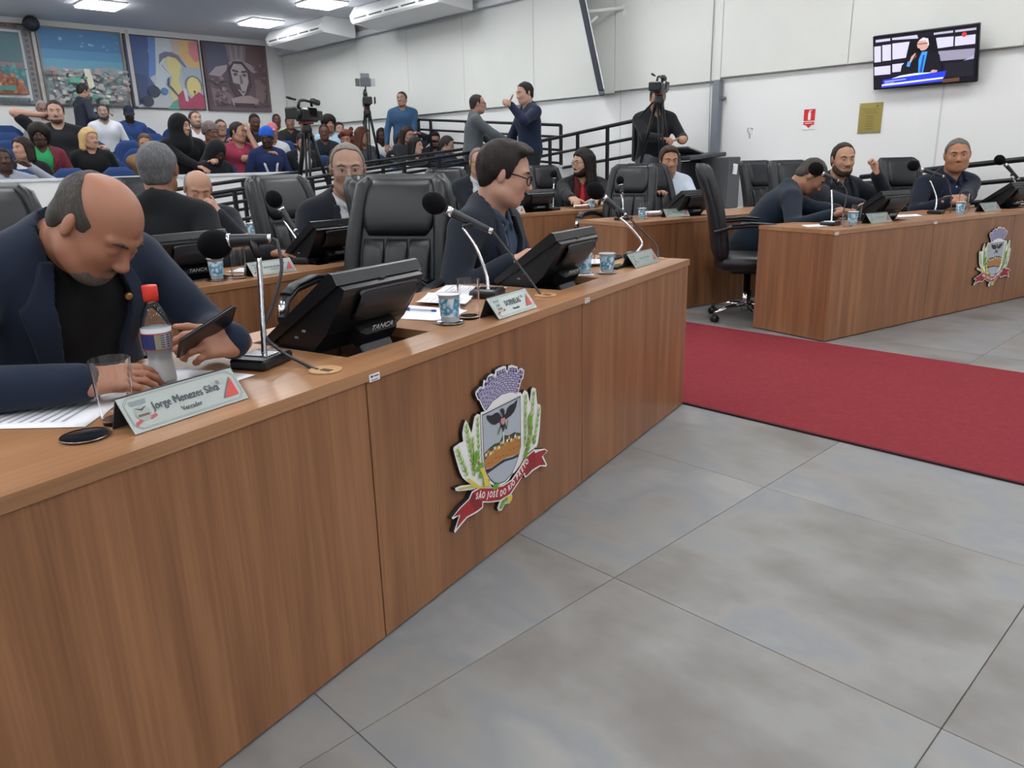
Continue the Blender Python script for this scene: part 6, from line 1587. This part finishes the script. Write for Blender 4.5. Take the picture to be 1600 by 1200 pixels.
person('long haired bearded man with glasses and a red tie', (6.56, 5.68, 1.172), -138, lean=10, hd=(-58, 4, 0), sc=1.16, skin='#b58b72', hair=('long', '#1b1614'), beard=('full', '#1f1815'), cols=('#15161a', '#5d2026'), tie='#c02432', hands=((6.20, 5.20, .80), (6.0, 5.30, .80)), glasses=('#2a2020', .002), group=GC, res=(.0065, .014, .007))
person('man in a pale shirt hidden behind the empty chair, hand raised to a cup', (6.66, 4.62, 1.18), -130, lean=10, hd=(0, 10, 0), sc=1.08, skin='#a97a60', hair=('full', '#3a2c24'), top='collar', cols=('#b6c0ce', '#b6c0ce'), hands=((6.46, 4.24, .86), (6.3, 4.55, .85)), group=GC, res=(.007, .015, .007))
person('man in a dark teal suit bending low over his papers', (5.93, 2.79, 1.040), -52, lean=36, hd=(-8, 46, 0), sc=1.1, skin='#9a6b52', hair=('crop', '#3d3a38'), cols=('#16212e', '#2a3444'), hands=((5.78, 2.42, .785), (5.50, 2.40, .785)), group=GC, res=(.0055, .013, .006), wide=1.08, neck=52, eyes=False, belly=.02)
person('bearded dark haired man with his hand raised beside his face', (6.76, 2.91, 1.155), -118, lean=10, hd=(-14, 6, 0), sc=1.12, skin='#b38469', hair=('high', '#2a211d'), beard=('stubble', '#3a2d26'), cols=('#181c25', '#23272f'), top='suit', hands=((6.76, 2.62, 1.03), (6.30, 2.46, .785)), hrot=(((-.1, .1, .9), (.5, -.7, 0)), None), curl=(78, 25), group=GC, res=(.0055, .013, .006))
person('stout man with folded hands sitting in front of the right wall', (7.52, 2.25, 1.166), -122, lean=10, hd=(-34, 4, 4), sc=1.16, skin='#a87455', hair=('crop', '#565350'), cols=('#141a2a', '#1d2740'), top='suit', hands=((7.10, 2.03, .825), (7.04, 2.12, .805)), hrot=(((-.5, .3, .0), (0, -.3, .9)), ((.3, -.6, 0), (0, -.2, .9))), curl=(45, 50), group=GC, res=(.0055, .013, .006), wide=1.14, belly=.05, jaw=1.15, extras=lambda e, T, S_, nb, rt, fw, up, FR, wr, hm: [MB().ell(on_chest(S_(nb - up * v), fw, .002).tolist(), (.006, .006, .006), 8, 6).build('button', flat('#c9c9c4'), e) for v in (.06, .14, .22)])

# ------------------------------------------------------------------ standing people
ST = 'people standing'
person('balding man in a grey sweater leaning his arm forward', (7.08, 7.95, 1.943), -34, seated=False, lean=6, hd=(0, 2, 0), sc=1.0, floor_z=.33, skin='#a57c68', hair=('high', '#2a2522'), top='sweater', cols=('#50555a', '#50555a'), trousers='#23272e', hands=((7.42, 7.70, 1.23), (7.32, 7.48, 1.40)), poles=(None, (.3, -.5, -.8)), glasses=('#26262a', .002), group=ST, res=(.007, .015, .007))
person('tall man in a navy jacket giving a thumbs up', (7.25, 7.25, 2.032), 160, seated=False, lean=2, hd=(8, 10, 0), sc=1.09, floor_z=.35, skin='#b98c7a', hair=('short', '#1e1a1a'), top='hoodie', cols=('#1a2338', '#1a2338'), trousers='#1f262c', hands=((6.92, 7.16, 1.88), (7.1, 7.55, 1.28)), hrot=(((-.75, -.2, .2), (-.2, -.8, .3)), None), curl=(80, 30), thumb=((70, -50), (40, 10)), poles=((-.7, .2, -.7), None), group=ST, res=(.006, .014, .006), wide=1.06,
       extras=lambda e, T, S_, nb, rt, fw, up, FR, wr, hm: MB().box(on_chest(S_(nb - rt * .09 - up * .15), fw, .014).tolist(), (.05, .010, .09), .003).build('badge', flat('#b8364a'), e))
person('man in a denim shirt standing against the right wall', (8.36, 11.36, 2.29), -128, seated=False, lean=0, hd=(-18, -4, 0), sc=1.02, floor_z=.62, skin='#9a7462', hair=('short', '#2a2422'), top='collar', cols=('#33506f', '#33506f'), trousers='#26344a', hands=((8.36, 11.1, 1.55), (8.06, 11.46, 1.55)), group=ST, res=(.008, .018, .008), wide=1.05)
person('camera operator in black with a red mask sitting behind a tripod', (7.80, 5.60, 1.875), -125, seated=True, lean=10, hd=(-10, 14, 0), sc=1.1, floor_z=.62, skin='#a87a62', hair=('short', '#1c1a1a'), top='hoodie', cols=('#15171b', '#15171b'), trousers='#3a3d44', hands=((7.72, 5.18, 1.42), (7.50, 5.30, 1.42)), curl=(60, 60), group='people behind the cameras', res=(.008, .016, .008),
       extras=lambda e, T, S_, nb, rt, fw, up, FR, wr, hm: link('mask', (lambda me: (me.transform(FR), me)[1])(MB().ell((0, .06, -.055), (.06, .055, .045), 14, 8).mesh('mask')), flat('#a8342e'), e))
# stool under the operator
stl = empty('stool', (7.98, 5.78, .60), 0, 'tall black chair of the camera operator', 'chair')
MB().box((0, 0, .52), (.46, .46, .07), .02).build('seat', BLKP, stl)
MB().box((.18, .2, .82), (.42, .06, .5), .02, rot=Matrix.Rotation(R(-38), 3, 'Z')).build('backrest', BLKP, stl)
for sx in (-1, 1):
    for sy in (-1, 1): MB().tube([(sx * .17, sy * .17, .5), (sx * .22, sy * .22, 0)], .014, 8).build('leg', BLACKM, stl)
# ------------------------------------------------------------------ public seats
BLUE = mat('seat_blue', '#223a68', .75, var=.08, vscale=60, sheen=.1, spec=.2)
def make_seat():
    e = empty('auditorium_seat', (0, 0, 0))
    secs = []
    for i in range(10):
        t = i / 9; w = .262 * (1 if t < .6 else (1 - ((t - .6) / .4) ** 2.6 * .62)); q = .6 if i in (0, 9) else 1
        secs.append([(x, -.24 - .12 * t + y, .40 + .60 * t) for x, y in sup(w, .035 * q, 16, 3.5)])
    MB().loft(secs).build('backrest', BLUE, e)
    secs = []
    for i in range(7):
        t = i / 6; q = .7 if i in (0, 6) else 1
        secs.append([(x, -.22 + .44 * t, .42 + z) for x, z in sup(.225 * q, .05 * q, 14, 3)])
    MB().loft(secs).build('seat', BLUE, e)
    for s in (-1, 1):
        MB().box((s * .265, .0, .60), (.045, .30, .03), .008).build('armrest', BLKP, e)
        MB().box((s * .265, -.05, .30), (.035, .07, .6), .006).build('leg', BLACKM, e)
    return e
SE0 = make_seat(); se_used = [False]; seat_n = 0
OCC = []                                     # (x, y) of taken seats
def seat(x, y, label):
    global seat_n
    o = SE0 if not se_used[0] else copy_tree(SE0); se_used[0] = True
    o.location = (x, y, tier_z(math.floor((y - 9.9) / .95 + .001) * .95 + 9.9 + .35)); o.rotation_euler = (0, 0, R(180))
    seat_n += 1
    return tag(o, label, 'seat', 'blue public seats')
ROWS = [10.45, 11.40, 12.35, 13.30, 14.25, 15.2]
# ------------------------------------------------------------------ the public
A = 'people in the public seats'
RA = (.0085, .019, .0085)
def pub(label, x, y, z, face=-100, **kw):
    kw.setdefault('res', RA); kw.setdefault('group', A); kw.setdefault('lean', 4)
    sc_ = kw.pop('sc', 1.06); std = not kw.get('seated', True)
    # distances from the front of the stand: rows lie further back than the heads alone suggest
    F_ = min(1.25, 15.3 / y)
    nx, ny, nz = x * F_, y * F_, 1.2 + (z - 1.2) * F_
    hs_ = kw.get('hands', (None, None))
    kw['hands'] = tuple(None if q is None else (q[0] + nx - x, q[1] + ny - y, q[2] + nz - z) for q in hs_)
    OCC.append((nx, ny))
    zf = nz - (1.60 if std else 1.18) * sc_
    return person(label, (nx, ny, nz), face, sc=sc_, floor_z=zf, **kw)
W2 = '#8d5f48'; DK = '#4a2f26'; LT = '#b98d78'; MD = '#9c7058'
pub('person in a light grey hoodie at the left edge of the picture', 1.70, 8.5, 1.33, -100, skin=DK, hair=('short', '#191615'), top='hoodie', cols=('#8e949e', '#8e949e'), hands=((1.9, 8.25, 1.25), (1.75, 8.2, 1.0)))
pub('woman in a black jacket over a white printed shirt', 1.93, 8.8, 1.435, -100, hd=(-50, 0, 0), skin='#b3826a', hair=('bob', '#241c1a'), top='open', cols=('#1c1d22', '#d5d6da'), res=(.007, .014, .008),
    extras=lambda e, T, S_, nb, rt, fw, up, FR, wr, hm: [MB().box(on_chest(S_(nb + rt * u - up * v), fw, .002).tolist(), (.035, .01, .02), .003, rot=Matrix(T.tolist())).build('shirt_print', flat(c), e) for u, v, c in ((-.02, .16, '#3a3a40'), (.02, .18, '#3a3a40'), (.02, .24, '#c9b04a'), (-.02, .27, '#b34a4a'))])
pub('woman in a green top and maroon cardigan', 2.15, 9.0, 1.562, -100, skin=DK, hair=('afro', '#1c1716'), top='open', cols=('#6b2a36', '#2f9a5c'), sc=1.02, hd=(-10, 4, 0))
pub('blond woman in a black coat', 2.62, 9.05, 1.54, -100, skin='#b98a72', hair=('bob', '#b59a6a'), brows='#8a7450', top='coat', cols=('#17191c', '#17191c'), hd=(30, 6, 0), res=(.007, .015, .008))
pub('man in a tan brown jacket', 3.10, 8.85, 1.482, -105, skin='#a8785c', hair=('short', '#4a3a30'), beard=('stubble', '#5a4638'), top='suit', cols=('#7c5f42', '#3a2a26'), hands=((3.0, 8.45, 1.15), (3.15, 8.4, 1.12)), hd=(-6, 14, 0), res=(.007, .015, .008))
pub('woman wrapped in a black hooded robe', 3.47, 8.75, 1.66, -95, skin='#b08068', hair=('hood', '#101114'), top='coat', cols=('#111215', '#111215'), hd=(38, 4, 0), wide=1.12, sc=1.12, hands=((3.7, 8.35, 1.2), (3.5, 8.3, 1.1)), res=(.007, .015, .008))
pub('woman in a black and white head scarf and glasses', 3.84, 8.87, 1.60, -95, skin='#7d543f', hair=('turban', '#6a605e'), top='sweater', cols=('#7d4038', '#7d4038'), glasses=('#2c2422', .0022), hd=(24, 8, 0))
pub('person leaning in a plain black coat with the head hidden', 3.70, 8.45, 1.382, -80, skin=DK, hair=('hood', '#17191d'), top='coat', cols=('#1b1e24', '#1b1e24'), wide=1.1, hd=(0, 40, 0), lean=18)
pub('man in a maroon T-shirt with his hand on his cheek', 4.11, 8.75, 1.601, -100, skin='#ad8069', hair=('short', '#241d1b'), top='tee', short_sleeve=True, cols=('#8a3048', '#8a3048'), hd=(40, 6, 0), hands=((4.180, 8.570, 1.576), (4.310, 8.430, 1.296)), hrot=(((0, .1, 1), (.7, -.6, 0)), None), curl=(55, 25), poles=((-.3, .3, -.9), (.5, -.4, -.6)), sc=1.16, wide=1.12, belly=.04, res=(.0065, .014, .007))
pub('man in a bright blue head wrap and navy striped jacket', 4.30, 8.45, 1.53, -100, skin='#3c2720', hair=('turban', '#1f4fae'), top='coat', cols=('#1f2a50', '#1f2a50'), hd=(-35, 14, 0), res=(.007, .015, .008),
    extras=lambda e, T, S_, nb, rt, fw, up, FR, wr, hm: [MB().tube([S_(nb + rt * s * .09 + fw * .06 - up * .03).tolist(), S_(nb + rt * s * .10 + fw * .12 - up * .12).tolist(), S_(nb + rt * s * .06 + fw * .155 - up * .28).tolist()], .014, 6, flat=(.5, 1.2)).build('white_stripe', flat('#cfd2da'), e) for s in (-1, 1)])
pub('man in a black leather jacket looking down behind the tripod', 4.72, 8.40, 1.485, -105, skin='#a87a62', hair=('short', '#1e1a1a'), beard=('full', '#2a211e'), top='open', cols=('#1d1f22', '#c4c6c9'), hd=(-5, 32, 0), eyes=False, lean=14)
pub('big man in a black T-shirt with one arm behind his head', 2.50, 9.65, 1.835, -105, skin='#bb8f7c', hair=('short', '#2c2523'), beard=('goatee', '#4a3830'), top='tee', short_sleeve=True, cols=('#202226', '#202226'), sc=1.22, wide=1.14, belly=.05, hands=((2.86, 9.45, 1.36), (2.34, 9.72, 1.80)), hrot=(((.5, -.6, .2), (0, 0, 1)), ((.9, .1, 0), (0, .4, .8))), poles=(None, (.9, .2, .35)), hd=(-4, 4, 0), res=(.0065, .014, .007))
pub('bearded man in a white shirt leaning back', 4.05, 9.75, 1.79, -100, skin='#b08a74', hair=('short', '#3a302b'), beard=('full', '#6a5d54'), top='open', cols=('#3c4048', '#d2d4d8'), hd=(10, -8, 0))
pub('man with glasses behind the head scarf woman', 4.38, 9.80, 1.70, -100, skin='#a97f6a', hair=('short', '#2c2624'), glasses=('#222226', .002), top='sweater', cols=('#3a3236', '#3a3236'), hands=((4.45, 9.5, 1.45), (4.2, 9.4, 1.2)))
pub('man in a black shirt sitting behind the maroon T-shirt man', 4.90, 9.92, 1.79, -100, skin='#5c3d30', hair=('crop', '#171414'), top='collar', cols=('#1a1c20', '#1a1c20'), hd=(-6, 18, 0), wide=1.1)
pub('person with a pink cap behind the blue head wrap', 4.68, 9.05, 1.62, -100, skin='#a06f5a', hair=('cap', '#b86a78'), top='sweater', cols=('#c4c8ce', '#c4c8ce'), hd=(-20, 10, 0))
pub('young man with glasses in a dark sweater', 5.78, 9.68, 1.655, -105, skin='#6b4636', hair=('crop', '#191615'), glasses=('#202024', .002), top='collar', cols=('#1f242c', '#1f242c'), sc=1.1, hd=(-14, 4, 0))
pub('person with big black curls in a light blue top', 6.15, 10.15, 1.785, -105, skin='#a07058', hair=('afro', '#17130f'), top='sweater', cols=('#9fbcd2', '#9fbcd2'), sc=1.12)
pub('woman with curly red brown hair', 5.75, 9.1, 1.55, -105, skin='#a87660', hair=('curly', '#5a2f24'), top='sweater', cols=('#3a2a26', '#3a2a26'), sc=1.12, hd=(-20, 16, 0))
pub('woman with straight brown hair in a grey coat', 5.49, 8.3, 1.547, -100, skin='#9c6f58', hair=('long', '#4a2a20'), top='coat', cols=('#3f464c', '#3f464c'), hd=(46, 8, 0))
pub('woman with long dark locs and a striped sleeve', 6.85, 9.86, 1.622, -105, skin='#3a2620', hair=('locs', '#1c1614'), top='sweater', cols=('#d0cfcc', '#d0cfcc'), hd=(-10, 8, 0), sc=1.08)
def stripes(e, T, S_, nb, rt, fw, up, FR, wr, hm):
    for s in (-1, 1):
        for k in range(4):
            c = S_(nb + rt * s * (.13 + .035 * k / 3) - up * (.06 + .075 * k) + fw * .03)
            MB().lathe([(.074, -.012), (.078, 0), (.074, .012)], 16, c.tolist(), rot=Matrix(T.tolist())).build('white_stripe', flat('#c9c9cc'), e)
def stripes_lan(e, T, S_, nb, rt, fw, up, FR, wr, hm):
    stripes(e, T, S_, nb, rt, fw, up, FR, wr, hm)
    for s in (-1, 1): MB().tube([S_(nb + rt * s * .06).tolist(), S_(nb + rt * s * .055 + fw * .115 - up * .1).tolist(), S_(nb + fw * .155 - up * .3).tolist()], .008, 6, flat=(.4, 1.4)).build('lanyard', flat('#c99a3a'), e)
pub('woman with glasses, yellow lanyard and striped cardigan', 6.57, 9.0, 1.506, -108, skin='#7a5240', hair=('tied', '#1c1715'), top='open', cols=('#1c1d20', '#d6d6d8'), glasses=('#2a2422', .002), hd=(-6, 20, 0), extras=stripes_lan, eyes=False)
pub('dark haired woman in a striped shawl looking aside', 6.10, 8.05, 1.425, -100, skin='#b08672', hair=('bob', '#1a1616'), top='coat', cols=('#1e1f22', '#1e1f22'), hd=(40, 4, 0), extras=stripes)
pub('woman in the second row with her hand on her hair', 6.43, 8.65, 1.588, -105, skin='#a57a66', hair=('long', '#2a201e'), top='sweater', cols=('#2a2c32', '#2a2c32'), hands=((6.630, 8.600, 1.598), (6.330, 8.400, 1.178)), hd=(20, 14, 0))
pub('dark haired bearded man near the end of the front row', 6.80, 8.55, 1.519, -110, skin='#9c735f', hair=('full', '#191717'), beard=('full', '#221d1b'), top='collar', cols=('#22252c', '#22252c'), hd=(-6, 20, 0), eyes=False)
pub('woman in blue typing on her phone at the end of the front row', 6.68, 8.13, 1.439, -75, skin='#a87e6c', hair=('tied', '#2c2423'), top='sweater', cols=('#1f2b44', '#1f2b44'), hd=(20, 18, 0), hands=((6.960, 7.950, 1.219), (6.900, 7.870, 1.199)), curl=(60, 60), glasses=('#2a2424', .002), eyes=False)
pub('man in a dark suit standing in the back rows', 4.05, 13.9, 2.43, 10, seated=False, skin='#94725f', hair=('short', '#25201f'), top='suit', cols=('#2a303c', '#9098a4'), hd=(0, 16, 0), hands=((4.28, 13.72, 2.06), (4.22, 13.70, 2.02)), sc=1.0)
pub('man in a white shirt in the back row', 3.52, 11.4, 1.963, -100, skin='#a08070', hair=('short', '#2e2826'), beard=('stubble', '#4a3e38'), top='collar', cols=('#c9ccd4', '#c9ccd4'), hd=(-16, -2, 0))
pub('man in a blue shirt and dark cap in the back row', 4.38, 13.0, 2.05, -100, skin='#4a362f', hair=('cap', '#232a3c'), top='collar', cols=('#2d4676', '#2d4676'), hd=(-10, 26, 0), wide=1.08)
pub('person half hidden behind the big man in black', 3.25, 13.2, 2.11, -95, skin='#8a6a5c', hair=('high', '#8c8784'), top='sweater', cols=('#8f8a8c', '#8f8a8c'), hd=(0, 20, 0))
pub('person in a pale yellow shirt near the corner', 6.52, 12.4, 1.965, -105, skin='#5c3f33', hair=('crop', '#1c1817'), top='collar', cols=('#c5c79a', '#c5c79a'))
pub('man in black resting his chin on his hand near the corner', 6.16, 11.3, 1.868, -105, skin='#8a6250', hair=('crop', '#1e1a19'), top='sweater', cols=('#1d1f24', '#1d1f24'), hands=((6.280, 11.050, 1.743), (5.980, 10.950, 1.443)), hrot=(((-.2, 0, 1), (.4, -.8, 0)), None), curl=(60, 25))
pub('woman with pulled back dark hair near the video camera', 6.62, 10.65, 1.74, -108, skin='#b08c7c', hair=('tied', '#1e1a1a'), top='sweater', cols=('#2c2e34', '#2c2e34'), hd=(8, -2, 0))
# seats
LAB = ['front', 'second', 'third', 'fourth', 'fifth', 'sixth']
for r_, y in enumerate(ROWS):
    x0 = 1.75 + .19 * r_
    for k in range(12):
        x = x0 + .56 * k
        if x > 8.15: continue
        seat(x, y + .1, '%s blue seat from the left in the %s row of the public stand' % (['first', 'second', 'third', 'fourth', 'fifth', 'sixth', 'seventh', 'eighth', 'ninth', 'tenth', 'eleventh', 'twelfth'][k], LAB[r_]))

# ------------------------------------------------------------------ video cameras
def tripod(e, h, spread, r_=.018, col=None):
    m = col or BLACKM
    for k in range(3):
        a = R(90 + 120 * k + 20); c, s = math.cos(a), math.sin(a)
        for d in (-.022, .022):
            MB().tube([(c * .04 - s * d, s * .04 + c * d, h - .1), (c * spread * .55 - s * d * .8, s * spread * .55 + c * d * .8, h * .45)], r_ * .7, 6).build('leg', m, e)
        MB().tube([(c * spread * .5, s * spread * .5, h * .5), (c * spread, s * spread, .0)], r_, 8).build('leg', m, e)
    MB().lathe([(0, h - .14), (.05, h - .14), (.06, h - .06), (.045, h - .02), (.05, h), (0, h)], 14).build('head', BLKP, e)
    MB().tube([(.02, .04, h - .03), (.1, .2, h - .10), (.16, .38, h - .2)], .011, 8).build('pan_handle', BLKP, e)
def camcorder(e, h, rz, s=1., light=False):
    """lens towards local +y before rotation"""
    Mz = Matrix.Rotation(R(rz), 4, 'Z')
    def put(b, nm, m):
        me = b.mesh(nm); me.transform(Matrix.Translation((0, 0, h)) @ Mz @ Matrix.Scale(s, 4)); link(nm, me, m, e)
    put(MB().box((0, -.02, .085), (.11, .30, .13), .02), 'body', BLKP)
    put(MB().lathe([(0, 0), (.048, 0), (.05, .06), (.056, .065), (.056, .12), (.0, .115)], 16, (0, .12, .09), rot=rotm('X', -90)), 'lens', DKP)
    put(MB().box((0, .245, .09), (.14, .03, .11), .012), 'lens_hood', BLKP)
    put(MB().tube([(0, -.13, .15), (0, -.12, .215), (0, .0, .225), (0, .09, .21), (0, .12, .15)], .015, 8), 'handle', BLKP)
    put(MB().box((0, -.20, .22), (.06, .12, .055), .012, rot=rotm('X', 10)), 'viewfinder', DKP)
    put(MB().box((-.12, .06, .10), (.016, .15, .10), .005), 'side_screen', BLKP)
    put(MB().box((-.129, .06, .10), (.002, .135, .085)), 'screen_glass', mat('screen_glass', '#0b0d10', .08))
    put(MB().tube([(.03, .11, .225), (.03, .25, .235)], .013, 8), 'microphone', BLKP)
    put(MB().box((0, -.21, .09), (.09, .09, .10), .01), 'battery', DKP)
    put(MB().box((0, 0, .01), (.08, .16, .025), .006), 'mount_plate', mat('mount_red', '#7d2a30', .5))
    if light:
        put(MB().box((0, .03, .36), (.16, .03, .12), .008), 'light_panel', mat('panel_frame', '#5c6068', .5))
        put(MB().box((0, .012, .36), (.12, .004, .085)), 'light_face', mat('lamp_face', '#c9c2b6', .6))
        put(MB().box((0, .03, .455), (.13, .012, .07), .004, rot=rotm('X', 20)), 'barn_door', mat('panel_frame', '#5c6068', .5))
        put(MB().box((.115, .03, .36), (.07, .012, .11), .004, rot=rotm('Z', 25)), 'barn_door', mat('panel_frame', '#5c6068', .5))
        put(MB().box((-.115, .03, .36), (.07, .012, .11), .004, rot=rotm('Z', -25)), 'barn_door', mat('panel_pale', '#b4b6b8', .5))
        put(MB().tube([(0, .02, .22), (0, .03, .31)], .012, 8), 'light_arm', BLKP)

ct = empty('video_camera', (4.72, 8.28, 0.16), 0, 'professional video camera on a tall black tripod in front of the public', 'video camera', 'video cameras on tripods')
tripod(ct, 1.52, .44, .024); camcorder(ct, 1.52, 118, 1.15)
ct = empty('video_camera', (6.92, 10.30, tier_z(10.3)), 0, 'video camera with a lamp on top standing among the public', 'video camera', 'video cameras on tripods')
tripod(ct, 1.78, .34, .018); camcorder(ct, 1.78, 150, 1.0, True)
ct = empty('video_camera', (7.35, 5.26, .60), 0, 'video camera on a tripod in front of the masked operator', 'video camera', 'video cameras on tripods')
tripod(ct, 1.27, .34, .018); camcorder(ct, 1.27, 110, .85)
